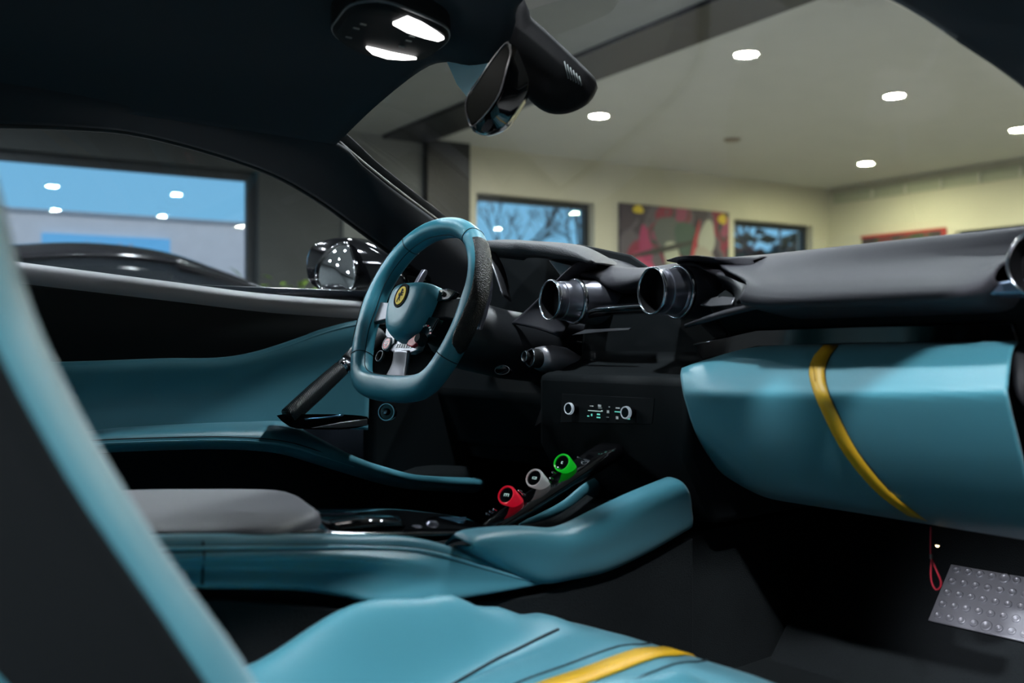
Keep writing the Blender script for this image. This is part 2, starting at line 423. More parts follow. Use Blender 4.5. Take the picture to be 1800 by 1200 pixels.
# ---- downlights
LAMPM = {}
def lamp_mat(key, col, k=1.0):
    m = bpy.data.materials.new('downlight_' + key); m.use_nodes = True
    t = m.node_tree; t.nodes.clear()
    o = t.nodes.new('ShaderNodeOutputMaterial'); e = t.nodes.new('ShaderNodeEmission')
    e.inputs[0].default_value = (*col, 1); e.inputs[1].default_value = LAMP * k
    t.links.new(e.outputs[0], o.inputs[0])
    return m
LW = lamp_mat('warm', (1.0, 0.97, 0.80), 1.9); LN = lamp_mat('neutral', (0.86, 0.94, 1.0), 2.2); LG = lamp_mat('lime', (1.0, 0.98, 0.60), 1.9); LADDED = lamp_mat('bright', (0.94, 0.97, 1.0), 6.8)
RIMM = mat('white_lamp_rim', (0.7, 0.7, 0.68), 0.4)
def downlight(a, b, label, warm=True, lm=None):
    p = RM(a, b, H)
    t = thing('downlight', p, label, 'ceiling lamp', 'round recessed ceiling downlights')
    lathe('lamp_rim', p, (0, 0, -1), [(.092, 0), (.112, 0), (.112, .006), (.092, .010), (.088, .004)], RIMM, t, seg=20)
    lathe('diffuser', p, (0, 0, -1), [(.0, .003), (.090, .003), (.090, .001)], lm or (LW if warm else LN), t, seg=20)
seen = {(5.71, 5.76): 'round glowing downlight nearest the dark ceiling beam, upper middle of windscreen', (5.95, 7.9): 'round glowing downlight high in the windscreen near the passenger pillar',
        (8.06, 6.07): 'round glowing downlight just right of the mirror sensor pod', (8.41, 10.6): 'round glowing downlight nearest the wall rail and room corner',
        (6.19, 10.3): 'round glowing downlight cut by the right edge of the photo'}
for (a, b), l in seen.items(): downlight(a, b, l, True, LG if b > 9 else None)
for a in (3.4, 1.0):
    for b in (5.9, 8.0, 10.4):
        downlight(a, b, 'round ceiling downlight out of view over the open hall', True)
for a, b in ((4.6, 2.02), (4.75, 3.76), (1.75, 2.44), (1.9, 4.2), (4.6, -1.4), (4.6, .3), (1.35, .5), (4.6, -3.2), (7.6, -3.2), (7.6, -1.4), (7.6, .3), (6.1, -2.3), (6.1, -4.1), (8.9, -2.4), (8.9, -4.3), (7.6, -5.0), (4.6, -5.0), (1.35, -3.2)):
    downlight(a, b, 'round ceiling downlight over the side bay, mirrored in the wide window' if a > 1 and b > 2 else 'round ceiling downlight out of view over the side bay', False)
downlight(-.9, -.75, 'added bright ceiling downlight out of view above the open passenger door', False, LADDED)  # unseen lamp added, far stronger than the others, to light seat and glovebox
sm = thing('smoke_detector', RM(8.2, 8.05, H), 'small brownish smoke detector on the pale ceiling', 'smoke detector')
lathe('housing', RM(8.2, 8.05, H), (0, 0, -1), [(.09, 0), (.09, .012), (.075, .028), (.0, .032)], mat('aged_plastic', (.30, .25, .20), .5), sm, seg=20)
lathe('base_ring', RM(8.2, 8.05, H), (0, 0, -1), [(.088, 0), (.1, 0), (.1, .008), (.088, .01)], mat('aged_plastic', (.30, .25, .20), .5), sm, seg=20)

# ================================================================== OUTSIDE
struct(boxes('ground', [rbox(A1 + .3, 90, -70, 90, -.3, -.05), rbox(-40, A1 + .3, B1 + .3, 90, -.3, -.05)], mat('asphalt', (.12, .12, .125), .9, var=.15)), 'grey asphalt outside the showroom', 'ground')
bd = thing('building', RM(26, 2, 0), 'pale grey flat roofed building seen across the street', 'building')
boxes('wall', [rbox(26, 34, -16, 9.2, -.05, 3.78)], mat('pale_render', (.62, .60, .62), .9, var=.03), bd)
boxes('roof_edge', [rbox(25.94, 34.05, -16.05, 9.25, 3.78, 3.86)], mat('roof_flashing', (.34, .36, .40), .6), bd)
sg = boxes('sign_panel', [rbox(25.88, 26, 3.05, 6.0, 2.55, 3.3)], mat('blue_sign', (.10, .30, .52), .5, emit=(.12, .40, .70), es=.5), bd)
for i, b in enumerate((4.0, 4.25, 4.75, 5.0)):
    boxes('sign_stroke', [rbox(25.86, 25.88, b, b + .09, 2.72, 3.12)], mat('sign_stroke', (.42, .40, .46), .6), sg)
BARK = mat('bare_bark', (.045, .042, .045), .9)
def tree(name, base, h, label, spread=.5, seed=1, depth=6):
    rnd = random.Random(seed)
    t = thing(name, base, label, 'tree')
    segs = []
    def grow(p, d, L, r, k):
        q = p + d * L
        segs.append((p, q, r, r * .68, k))
        if k == 0: return
        for i in range(3 if k > 1 else 4):
            n = (d + V((rnd.uniform(-1, 1), rnd.uniform(-1, 1), rnd.uniform(-.35, .75))) * spread * 1.3).normalized()
            grow(p.lerp(q, rnd.uniform(.6, 1.0)), n, L * rnd.uniform(.55, .82), r * .6, k - 1)
    grow(V(base), V((0, 0, 1)), h * .34, h * .013, depth)
    for nm, sel in (('trunk', lambda k: k >= depth - 1), ('branches', lambda k: k < depth - 1)):
        vs = []; f = []
        for p, q, r0, r1, k in segs:
            if not sel(k): continue
            a, u, v = frame(q - p); k0 = len(vs); S = 5
            for c, r in ((p, r0), (q, r1)):
                for j in range(S):
                    an = 2 * math.pi * j / S
                    vs.append(c + u * math.cos(an) * r + v * math.sin(an) * r)
            f += [(k0 + j, k0 + (j + 1) % S, k0 + S + (j + 1) % S, k0 + S + j) for j in range(S)]
        obj(nm, vs, f, BARK, t)
tree('bare_tree', RM(17.5, 10.3, -.05), 6.0, 'bare winter tree outside the left part of the window by the column', .55, 3)
tree('bare_tree', RM(19.5, 14.2, -.05), 6.2, 'bare winter tree outside the right part of the window by the column', .6, 5)
tree('bare_tree', RM(16.5, 16.9, -.05), 6.0, 'bare winter tree outside the window right of the canvas', .6, 11)
tree('bare_tree', RM(18.0, .1, -.05), 4.4, 'dark shrubby tree at the left edge of the wide window', .6, 21)
hg = thing('hedge', RM(24, 27, -.05), 'tall dark evergreen hedge outside the window right of the canvas', 'hedge')
rnd = random.Random(4); vs = []; f = []
for i in range(900):
    p = RM(24 + rnd.uniform(-.6, .6), rnd.uniform(21, 34), 0) + UZ * (rnd.uniform(.0, 1) ** .7 * (4.0 + .4 * math.sin(i * .37)))
    d = V((rnd.uniform(-1, 1), rnd.uniform(-1, 1), rnd.uniform(-1, 1))).normalized(); _, u, v = frame(d); s = rnd.uniform(.25, .5); k = len(vs)
    vs += [p - u * s, p - v * s * .5, p + u * s, p + v * s * .5]; f.append((k, k + 1, k + 2, k + 3))
obj('foliage', vs, f, mat('dark_evergreen', (.02, .035, .03), .8), hg, smooth=False)
boxes('core', [rbox(23.6, 24.4, 21, 34, -.05, 3.6)], mat('dark_evergreen', (.02, .035, .03), .8), hg)

# ---- black coupe parked alongside
CP = mat('black_car_paint', (.008, .008, .010), .12, coat=.5, spec=.4)
CG = mat('tinted_car_glass', (.006, .008, .010), .06, spec=.6)
yc = 4.72
pc = thing('coupe', (.6, yc, 0), 'glossy black coupe parked in front of the wide window', 'car')
def csec(x, z0, z1, hw, top=.8):
    return [V((x, yc + s * hw * q, z0 + (z1 - z0) * e)) for s, q, e in ((-1, .55, 0), (-1, .95, .12), (-1, 1.0, .5), (-1, .97, .8), (-1, top, 1), (1, top, 1), (1, .97, .8), (1, 1.0, .5), (1, .95, .12), (1, .55, 0))]
loft('body', [csec(x, a, b, h) for x, a, b, h in ((-1.75, .35, .80, .72), (-1.6, .25, .90, .86), (-1.0, .2, .93, .95), (0, .18, .90, .94), (1.0, .18, .90, .93), (1.9, .2, .88, .95), (2.5, .22, .76, .92), (2.85, .26, .62, .8), (2.95, .3, .5, .6))], CP, pc, steps=40, auto=60)
prof = [(-1.45, .90, .50), (-1.0, .985, .52), (-.4, 1.09, .55), (.2, 1.185, .57), (.6, 1.225, .575), (1.0, 1.205, .57), (1.3, 1.125, .565), (1.62, 1.0, .58), (1.95, .87, .62)]
def gsec(x, zt, hw, grow=0.0, zb=.80):
    hb = .86
    return [V((x, yc - hb, zb)), V((x, yc - hw - grow, zb + (zt - zb) * .88 + grow)), V((x, yc - hw * .72, zt + grow)), V((x, yc, zt + .022 + grow)), V((x, yc + hw * .72, zt + grow)), V((x, yc + hw + grow, zb + (zt - zb) * .88 + grow)), V((x, yc + hb, zb))]
loft('window_glass', [gsec(*p) for p in prof], CG, pc, steps=36, auto=60)
def rsec(x, zt, hw):
    zb = .80; yy = zb + (zt - zb) * .90
    return [V((x, yc - hw - .03, yy - .018)), V((x, yc - hw * .72, zt + .012)), V((x, yc, zt + .034)), V((x, yc + hw * .72, zt + .012)), V((x, yc + hw + .03, yy - .018))]
patch('roof_panel', [rsec(*p) for p in prof[1:7]], CP, pc, nu=18, nv=30, thick=.012)
for s in (-1, 1):
    tube('roof_pillar', [V((x, yc + s * (hw + .035), .80 + (zt - .80) * .9 - .02)) for x, zt, hw in prof[5:9]], .03, CP, pc, n=14, seg=8)
    for x in (-1.1, 2.05):
        wl = lathe('wheel', (x, yc + s * .95, .34), (0, s, 0), [(.0, -.2), (.33, -.2), (.345, -.16), (.345, -.02), (.30, .0), (.24, -.02), (.06, -.04), (.0, -.04)], RUBBER, pc, seg=28)
        lathe('alloy_rim', (x, yc + s * .955, .34), (0, s, 0), [(.0, -.005), (.05, -.01), (.20, -.03), (.235, .0), (.245, .0)], STEEL, wl, seg=28)
# ---- leafy plant by the column
pl = thing('potted_plant', RM(8.1, 3.0, 0), 'leafy green potted plant behind the wing mirror', 'plant')
lathe('pot', RM(8.1, 3.0, 0), (0, 0, 1), [(.0, 0), (.2, 0), (.26, .42), (.28, .45), (.25, .45), (.22, .40), (.0, .40)], mat('grey_pot', (.12, .12, .12), .6), pl, seg=24)
rnd = random.Random(9)
GREENL = mat('leaf_green', (.22, .36, .04), .5, var=.3)
for i in range(90):
    an = rnd.uniform(0, 6.28); L = rnd.uniform(.06, .6); zz = rnd.uniform(.55, 1.25)
    p = RM(8.1, 3.0, zz) + V((math.cos(an), math.sin(an), 0)) * L
    d = V((math.cos(an), math.sin(an), rnd.uniform(-.3, .9))).normalized(); _, u, v = frame(d); s = rnd.uniform(.07, .12)
    obj('leaf', [p, p + d * s * .6 + u * s * .35 + v * .012, p + d * s * 1.5, p + d * s * .6 - u * s * .35 + v * .012], [(0, 1, 2), (0, 2, 3)], GREENL, pl)
for i in range(5):
    an = i * 1.26
    tube('stem', [RM(8.1, 3.0, .38), RM(8.1, 3.0, .7) + V((math.cos(an), math.sin(an), 0)) * .08, RM(8.1, 3.0, 1.2) + V((math.cos(an), math.sin(an), 0)) * .3], .008, BARK, pl, n=8, seg=6)

# ================================================================== THE CAR: shell
shell = thing('sports_car_body', (-.3, 0, .12), 'dark sports car body shell with black roof lining and windscreen', 'car body')
# roof lining: front edge traced, sweeping back and down to the sides
F = [PY(590, 250, .52), PY(660, 182, .40), PY(740, 118, .27), PY(785, 103, .20), PY(830, 110, .13), PY(865, 102, .07), PY(890, 78, .01), PY(905, 40, -.05), PY(914, 0, -.10), V((-.19, -.24, 1.205)), V((-.14, -.44, 1.17)), V((.0, -.57, 1.13))]
M1 = [V((-.30, .54, 1.115)), V((-.28, .42, 1.175)), V((-.28, .28, 1.20)), V((-.28, .1, 1.212)), V((-.30, -.1, 1.216)), V((-.3, -.3, 1.205)), V((-.28, -.46, 1.175)), V((-.2, -.60, 1.11))]
M2 = [V((-.75, .55, 1.11)), V((-.75, .40, 1.18)), V((-.75, .0, 1.225)), V((-.75, -.40, 1.18)), V((-.75, -.62, 1.10))]
M3 = [V((-1.45, .52, 1.06)), V((-1.45, .38, 1.12)), V((-1.45, .0, 1.16)), V((-1.45, -.38, 1.12)), V((-1.45, -.60, 1.04))]
patch('roof_lining', [F, M1, M2, M3], LINER, shell, nu=60, nv=30, thick=.012)
# outer roof skin, just above the lining
CARP = mat('dark_blue_car_paint', (.012, .016, .022), .2, coat=1.0)
patch('roof_skin', [[V((x + dx * (1 if abs(y) < .45 else .8), y, z - .12 * (abs(y) / .62) ** 2.2)) for y in (.66, .5, .3, 0, -.3, -.5, -.66)] for x, z, dx in ((-.13, 1.25, .0), (-.5, 1.275, 0), (-1.0, 1.255, 0), (-1.6, 1.17, 0))], CARP, shell, nu=30, nv=20, thick=.006)
# cantrail and A-pillar on the driver's side
outer = [PY(-60, 214, .57), PY(25, 215, .58), PY(140, 219, .59), PY(240, 229, .60), PY(370, 262, .63), PY(480, 301, .66), PY(560, 346, .69), PY(640, 404, .72), PY(700, 450, .74), PY(800, 530, .78)]
inner = [V((-.95, .53, 1.15)), V((-.8, .53, 1.15)), V((-.6, .53, 1.145)), V((-.45, .53, 1.14)), V((-.25, .53, 1.13)), PY(590, 250, .525), PY(640, 292, .57), PY(690, 332, .61), PY(770, 392, .68), PY(870, 466, .75)]
mid = [a.lerp(b, .5) + V((0, -.028, .004)) for a, b in zip(outer, inner)]
patch('driver_pillar_trim', [outer, mid, inner], PILLAR, shell, nu=50, nv=12, thick=.012)
tube('windscreen_seal', [p + V((.004, .006, .004)) for p in inner[5:]], .006, RUBBER, shell, n=20, seg=8)
tube('door_seal', [p + V((0, .008, -.004)) for p in outer], .006, RUBBER, shell, n=40, seg=8)
# A-pillar on the passenger side, close to the camera on the right
pin = [V((-.12, -.53, 1.165)), PY(1590, 0, -.58), PY(1700, 72, -.625), PY(1800, 141, -.665), V((.40, -.71, .945)), V((.62, -.74, .87))]
pout = [V((-.35, -.76, 1.12)), V((-.12, -.80, 1.08)), V((-.04, -.82, 1.04)), V((.06, -.82, .97)), V((.18, -.82, .88)), V((.35, -.82, .76))]
pmid = [a.lerp(b, .5) + V((-.01, .02, .01)) for a, b in zip(pout, pin)]
patch('passenger_pillar_trim', [pin, pmid, pout], LINER, shell, nu=30, nv=10, thick=.014)
# outer pillars, sills, floor, tunnel, bulkheads, footwell sides
patch('driver_outer_pillar', [[p + V((.03, .03, .015)) for p in outer[3:]], [p + V((.03, .03, .03)) for p in inner[3:]]], BLACK, shell, nu=20, nv=4, thick=.005)
boxes('floor_pan', [(V((-.3, 0, .135)), V((2.3, 1.56, .03)))], CARPET, shell)
boxes('firewall', [(V((.86, 0, .5)), V((.04, 1.6, .72)))], CARPET, shell)
boxes('rear_bulkhead', [(V((-1.42, 0, .62)), V((.04, 1.3, .96)))], LINER, shell)
for s in (-1, 1):
    boxes('footwell_side', [(V((.54, s * .79, .5)) if s > 0 else V((.64, s * .79, .5)), V((.64 if s > 0 else .44, .03, .72)))], CARPET, shell)
    boxes('sill', [(V((-.3, s * .86, .24)), V((2.3, .14, .2)))], CARP, shell)
boxes('tunnel', [(V((-.25, 0, .27)), V((2.2, .22, .26)))], CARPET, shell)
# toe board of the passenger footwell, sloping up
prism('toe_board', [V((.42, -.12, .15)), V((.84, -.12, .15)), V((.84, -.12, .50)), V((.77, -.12, .50))], V((0, -.66, 0)), CARPET, shell, bevel=0)
# bonnet and cowl in front of the screen
patch('bonnet', [[V((x, y, z - .1 * (y / .8) ** 2)) for y in (.84, .5, .2, 0, -.2, -.5, -.84)] for x, z in ((.80, .845), (1.2, .83), (1.7, .76), (2.2, .62))], CARP, shell, nu=24, nv=12, thick=.005)
# windscreen
def wsrow(t):
    r = []
    for i in range(9):
        s = 1 - i / 4.0
        top = V((-.085 - .03 * s * s, s * .57, 1.225 - .095 * s * s))
        bot = V((.86 - .24 * s * s, s * .77, .878 - .02 * s * s))
        p = top.lerp(bot, t); p.z += .035 * math.sin(math.pi * t)
        r.append(p)
    return r
ws = patch('windscreen', [wsrow(t) for t in (0, .25, .5, .75, 1)], WSHIELD, shell, nu=40, nv=24, thick=0)
# pale blue patch on the glass behind the mirror
prism('screen_patch', [PY(783, 103, .20), PY(862, 100, .075), PY(838, 148, .11), PY(822, 172, .13), PY(803, 148, .165)], V((.003, 0, .002)), PALEBLUE, shell, bevel=0)
# overhead sensor pod with louvres
def ring(pts, fn): return [fn(*p) for p in pts]
pod_r = [(884, 40), (892, -10), (914, -12), (926, 26), (963, 61), (1008, 104), (1048, 144), (1050, 157), (1034, 182), (1000, 199), (965, 199), (935, 180), (905, 140), (888, 95)]
pc_ = V((0, 0, 0))
near = [PD(x, y, 1.57) for x, y in pod_r]; c0 = sum(near, V()) / len(near)
mid_ = [c0.lerp(p, .95) + DV * -.020 for p in near]; frt = [c0.lerp(p, .70) + DV * -.028 for p in near]
bk = [c0.lerp(p, .96) + DV * .02 + V((0, 0, .006)) for p in near]; bk2 = [c0.lerp(p, .7) + DV * .03 + V((0, 0, .012)) for p in near]
pod = thing('sensor_pod', c0, 'black sensor pod with slotted louvres under the windscreen top', 'sensor housing')
loft('pod_shell', [frt, mid_, near, bk, bk2], INK, pod, n=56, auto=None)
for i in range(6):
    q = i / 5
    a = PD(992 + q * 26, 108 + q * 26, 1.535); b = PD(999 + q * 23, 138 + q * 12, 1.530)
    tube('louvre_slat', [a, b], .0009, mat('slat_grey', (.20, .22, .22), .6), pod, seg=6)
# ------------------------------------------------------------------ overhead lamp console
ZL = 1.178
oc_out = [(584, 52), (592, 38), (612, 14), (640, 5), (680, 6), (730, 24), (778, 46), (789, 60), (784, 76), (757, 96), (735, 103), (690, 103), (640, 92), (596, 70)]
ocp = [PZ(x, y, ZL) for x, y in oc_out]
occ = sum(ocp, V()) / len(ocp)
oc = thing('overhead_console', occ, 'black overhead console with two lit reading lamps on the roof lining', 'roof lamp')
loft('console_body', [[occ + (p - occ) * 1.03 + V((0, 0, .04)) for p in ocp], [occ + (p - occ) * 1.02 + V((0, 0, .012)) for p in ocp], ocp, [occ + (p - occ) * .93 + V((0, 0, -.006)) for p in ocp]], BLACK, oc, n=40, auto=40)
tube('console_rim', [p + V((0, 0, .002)) for p in ocp], .0022, mat('rim_satin', (.10, .12, .13), .35), oc, closed=True, n=50, seg=8)
def lens(pts):
    P = [PZ(x, y, ZL - .006) for x, y in pts]
    prism('lit_lens', P, V((0, 0, -.005)), DOME, oc, bevel=.0015)
lens([(690, 38), (716, 27), (742, 38), (768, 54), (781, 64), (770, 68), (745, 62), (715, 52)])
lens([(643, 80), (662, 84), (690, 91), (720, 97), (733, 100), (708, 101), (680, 99), (655, 91)])
for x, y in ((626, 50), (638, 43), (613, 66), (706, 82), (718, 72), (724, 64)):
    p = PZ(x, y, ZL - .007)
    box('switch_mark', p, (.010, .003, .002), mat('dim_mark', (.10, .12, .12), .5), oc)
bpy_l = bpy.data.lights.new('reading_lamp_light', 'AREA'); bpy_l.energy = .15; bpy_l.size = .06; bpy_l.color = (1, .97, .95)
lo = bpy.data.objects.new('reading_lamp_light', bpy_l); sc.collection.objects.link(lo); lo.location = PZ(735, 50, ZL - .02); lo.parent = oc; lo.matrix_parent_inverse = Matrix.Translation(-oc.location)
# ------------------------------------------------------------------ rear-view mirror
rm_face = [(893, 80), (880, 92), (862, 116), (840, 150), (822, 176), (820, 200), (829, 227), (846, 214), (866, 190), (880, 165), (890, 130), (898, 98)]
t0 = 1.46
fc = [PD(x, y, t0 + .0006 * (870 - x)) for x, y in rm_face]
rm_out = [(896, 79), (903, 82), (909, 89), (918, 110), (930, 144), (926, 165), (918, 183), (893, 220), (872, 232), (853, 237), (836, 233), (829, 227), (821, 203), (821, 172), (845, 136), (876, 92)]
ro = [PD(x, y, t0 + .012 + .0004 * (870 - x)) for x, y in rm_out]
rc = sum(ro, V()) / len(ro)
rvm = thing('rearview_mirror', rc, 'black rearview mirror hanging from the top of the windscreen', 'mirror')
loft('mirror_housing', [[rc + (p - rc) * .98 + DV * -.014 for p in ro], ro, [rc + (p - rc) * .95 + DV * .020 + RV * .004 for p in ro], [rc + (p - rc) * .6 + DV * .042 + RV * .008 for p in ro]], GLOSS, rvm, n=32, steps=14)
fcs = [p + DV * -.012 for p in fc]
cc = sum(fcs, V()) / len(fcs)
prism('mirror_glass', [cc + (p - cc) * .985 for p in fcs], DV * -.006, DARKMIRROR, rvm, bevel=.002)
tube('glass_rim', [p + DV * -.006 for p in fcs], .0012, mat('rim_bright', (.25, .25, .26), .25, metal=.8), rvm, closed=True, n=36, seg=6)
tube('mirror_stem', [rc + DV * .02, rc + DV * .06 + V((0, 0, .03)), rc + DV * .10 + V((0, 0, .075))], [.012, .010, .014], BLACK, rvm, n=8, seg=10)

# ================================================================== DRIVER'S DOOR
door = thing('driver_door', (-.3, .78, .25), 'driver door with charcoal top, teal blue panel and armrest', 'door')
belt_px = [(-60, 452), (35, 465), (160, 481), (300, 499), (430, 516), (540, 526), (650, 534), (760, 541), (860, 548)]
yb = [.79, .79, .79, .79, .79, .79, .79, .79, .78]
belt = [PY(x, y, q) for (x, y), q in zip(belt_px, yb)]
def shift(r, dx=0, dy=0, dz=0): return [p + V((dx, dy, dz)) for p in r]
patch('door_top_pad', [shift(belt, dy=.02, dz=-.03), belt, shift(belt, dy=-.026, dz=-.002), shift(belt, dy=-.052, dz=-.012), shift(belt, dy=-.062, dz=-.028), shift(belt, dy=-.060, dz=-.055)], mat('door_top_leather', (.20, .195, .22), .5, spec=.5, bump=('noise', 1100, .0003)), door, nu=40, nv=26, thick=.004)
# upper black panel
bl_px = [(-60, 640), (75, 638), (180, 635), (290, 631), (380, 630), (440, 621), (500, 603), (560, 581), (610, 567), (662, 558)]
blue_top = [PY(x, y, .715) for x, y in bl_px]
up0 = shift(belt, dy=-.060, dz=-.040)
patch('upper_panel', [up0, [a.lerp(b, .5) + V((0, -.006, 0)) for a, b in zip(spline(up0, 10), blue_top)], shift(blue_top, dy=.006, dz=-.01)], BLACK, door, nu=36, nv=12, thick=.008)
# blue middle panel, slightly dished
arm_px = [(-60, 778), (60, 772), (130, 766), (220, 756), (330, 749), (410, 746), (470, 744), (530, 746), (600, 752), (650, 756)]
arm_back = [PY(x, y, .69) for x, y in arm_px]
mm = [a.lerp(b, .5) + V((0, .014, 0)) for a, b in zip(blue_top, arm_back)]
patch('blue_panel', [blue_top, [a.lerp(b, .12) + V((0, -.004, 0)) for a, b in zip(blue_top, arm_back)], mm, shift(arm_back, dy=.01)], BLUE, door, nu=44, nv=22, thick=.006)
tube('panel_piping', [p + V((0, -.006, -.008)) for p in blue_top], .0028, BLUE, door, n=40, seg=8)
tube('panel_seam', [p + V((0, -.004, -.016)) for p in blue_top], .0012, SEAMD, door, n=40, seg=6)
# armrest: a blue ledge whose front sweeps down into the footwell
lo_px = [(-60, 792), (60, 790), (140, 786), (250, 781), (380, 778), (460, 781), (510, 788), (560, 803), (620, 822), (680, 840), (740, 851), (846, 858)]
hi_px = [(-60, 772), (60, 768), (130, 765), (220, 755), (350, 748), (440, 745), (504, 745), (560, 772), (620, 803), (680, 824), (740, 838), (846, 843)]
ya = [.62, .62, .62, .62, .62, .625, .63, .635, .64, .645, .65, .65]
alo = [PY(x, y, q) for (x, y), q in zip(lo_px, ya)]
ahi = [PY(x, y, q + .06) if i < 7 else PY(x, y, q + .02) for i, ((x, y), q) in enumerate(zip(hi_px, ya))]
amid = [a.lerp(b, .35) + V((0, -.012, .010)) for a, b in zip(alo, ahi)]
patch('armrest', [shift(alo, dy=.03, dz=-.012), alo, amid, ahi, shift(ahi, dy=.05, dz=.0)], BLUE, door, nu=60, nv=24, thick=.006)
tube('armrest_piping', [p + V((0, -.004, .004)) for p in alo[:9]], .0026, PIPING, door, n=50, seg=8)
tube('armrest_seam', [p + V((0, -.008, .012)) for p in alo[:9]], .0012, SEAMD, door, n=50, seg=6)
# lower black pocket
patch('kick_panel', [[PY(640, 545, .735), PY(760, 545, .735), PY(900, 560, .735)], [PY(640, 700, .735), PY(760, 700, .735), PY(900, 700, .735)], [PY(640, 900, .735), PY(760, 900, .735), PY(900, 900, .735)]], BLACK, door, nu=10, nv=8, thick=.006)
patch('lower_panel', [shift(alo, dy=.03, dz=-.006), [V((p.x, .70, .42)) for p in alo], [V((p.x, .72, .18)) for p in alo]], BLACK, door, nu=30, nv=10, thick=.008)
patch('outer_skin', [[V((x, .80 + .06, z)) for x in (-1.1, -.5, 0, .5)] if z > .8 else [V((x, .93, z)) for x in (-1.1, -.5, 0, .5)] for z in (.84, .7, .45, .25)], CARP, door, nu=10, nv=10, thick=.004)
# door glass
gt = shift(outer, dy=.03, dz=.012)
gb = [V((p.x, .815, p.z - .01)) for p in spline(belt, 10)]
patch('door_glass', [gb, [a.lerp(b, .5) + V((0, .012, 0)) for a, b in zip(gb, gt)], gt], SIDEGLASS, door, nu=30, nv=10, thick=0)
# pull handle: carbon bar, silver collar, leather upper, gloss foot
h0, h1 = PY(507, 732, .60), PY(652, 600, .62)
hp = lambda t: h0.lerp(h1, t)
hb = tube('pull_handle', [hp(0), hp(.3), hp(.62)], [.0185, .019, .0165], CARBON, door, n=14, seg=16)
tube('handle_collar', [hp(.615), hp(.70)], .0165, CHROME, hb, seg=16)
tube('handle_upper', [hp(.70), hp(.85), hp(1.0), hp(1.12)], [.0170, .0195, .018, .016], BLEATHER, hb, n=12, seg=16)
foot = loft('handle_foot', [[PY(486, 730, y), PY(505, 728, y), PY(600, 728, y), PY(648, 733, y), PY(650, 745, y), PY(610, 754, y), PY(540, 754, y), PY(510, 750, y)] for y in (.585, .60, .63, .66)], GLOSS, door, n=24, auto=50)
tube('foot_highlight_trim', [PY(536, 737, .584), PY(570, 734, .584), PY(603, 729, .584)], .0022, mat('trim_blue_metal', (.18, .42, .62), .2, metal=.9), foot, n=8, seg=8)
prism('foot_plate', [PY(548, 752, .582), PY(600, 742, .582), PY(646, 736, .582), PY(646, 748, .582), PY(600, 752, .582)], V((0, .004, 0)), SILVER, foot, bevel=.001)
# tweeter at the door's front edge
twc = PY(681, 724, .585)
tw = lathe('tweeter', twc, (-.8, -.55, .1), [(.0, -.01), (.018, -.01), (.018, .004), (.0165, .006), (.0155, .002), (.0, .001)], GLOSS, door, seg=28)
lathe('tweeter_ring', twc, (-.8, -.55, .1), [(.0165, .004), (.0185, .004), (.0185, .007), (.0165, .007)], CHROME, tw, seg=28)
lathe('tweeter_cap', twc + V((-.004, 0, .001)), (-.8, -.55, .1), [(.0, .008), (.005, .007), (.007, .003)], CHROME, tw, seg=16)

# ================================================================== WING MIRROR (outside the driver's window)
wm = thing('wing_mirror', PY(600, 520, 1.0), 'glossy black wing mirror outside the driver window reflecting ceiling lamps', 'mirror')
wo = [(534, 452), (540, 436), (556, 424), (585, 417), (612, 418), (640, 428), (672, 446), (700, 470), (712, 495), (706, 516), (670, 519), (620, 519), (580, 516), (553, 508), (537, 492), (533, 470)]
def wring(s, dx, dz=0, x0=.20):
    P = [PX(x, y, x0) for x, y in wo]; c = sum(P, V()) / len(P)
    return [c + (p - c) * s + V((dx, 0, dz)) for p in P]
MIRP = mat('mirror_housing_black', (.004, .004, .005), .06, spec=.28)
loft('mirror_housing', [wring(.93, .004), wring(1.0, .012), wring(1.0, .05), wring(.92, .09), wring(.7, .12), wring(.3, .135)], MIRP, wm, n=36, steps=22)
gl_px = [(560, 463), (572, 444), (590, 429), (604, 428), (613, 436), (624, 462), (629, 488), (626, 507), (600, 511), (575, 509), (562, 498), (558, 480)]
GP = [PX(x, y, .190) for x, y in gl_px]
gz = sum(p.z for p in GP) / len(GP)
GP = [p + V((math.tan(math.radians(8)) * (p.z - gz), 0, 0)) for p in GP]
gc = sum(GP, V()) / len(GP); GS = spline(GP, 40, True); gn = V((-math.cos(math.radians(8)), 0, math.sin(math.radians(8))))
loft('mirror_glass', [[p - gn * .006 for p in GS]] + [[gc + (p - gc) * q + gn * (.0075 * (1 - q * q)) for p in GS] for q in (1, .85, .7, .55, .4, .25, .1, .02)], MIRROR, wm, auto=60)
tube('glass_surround', [p + V((-.002, 0, 0)) for p in GP], .004, GLOSS, wm, closed=True, n=40, seg=8)
tube('mirror_arm', [PX(700, 512, .22), PY(740, 520, .95), PY(770, 532, .86)], [.03, .022, .025], CP, wm, n=10, seg=12)

# ================================================================== DASHBOARD
from mathutils.bvhtree import BVHTree
def bvh_of(o):
    me = o.data
    return BVHTree.FromPolygons([v.co.copy() for v in me.vertices], [tuple(p.vertices) for p in me.polygons])
def lay(bvh, px, py, lift=.003):
    """point of a traced line on an existing surface, lifted off it"""
    d = ray(px, py).normalized()
    h = bvh.ray_cast(CAM, d)
    return (h[0] - d * lift) if h[0] is not None else None
def ribbon(name, bvh, left, right, m, parent, n=30, lift=.004, thick=.002):
    L = [p for p in (lay(bvh, x.x, x.y, lift) for x in spline([V((a, b, 0)) for a, b in left], n)) ]
    R = [p for p in (lay(bvh, x.x, x.y, lift) for x in spline([V((a, b, 0)) for a, b in right], n)) ]
    rows = [(a, b) for a, b in zip(L, R) if a is not None and b is not None]
    vs = []
    for a, b in rows: vs += [a, a.lerp(b, .5), b]
    return obj(name, vs, grid_faces(len(rows), 3), m, parent, solid=thick, offset=1.0)
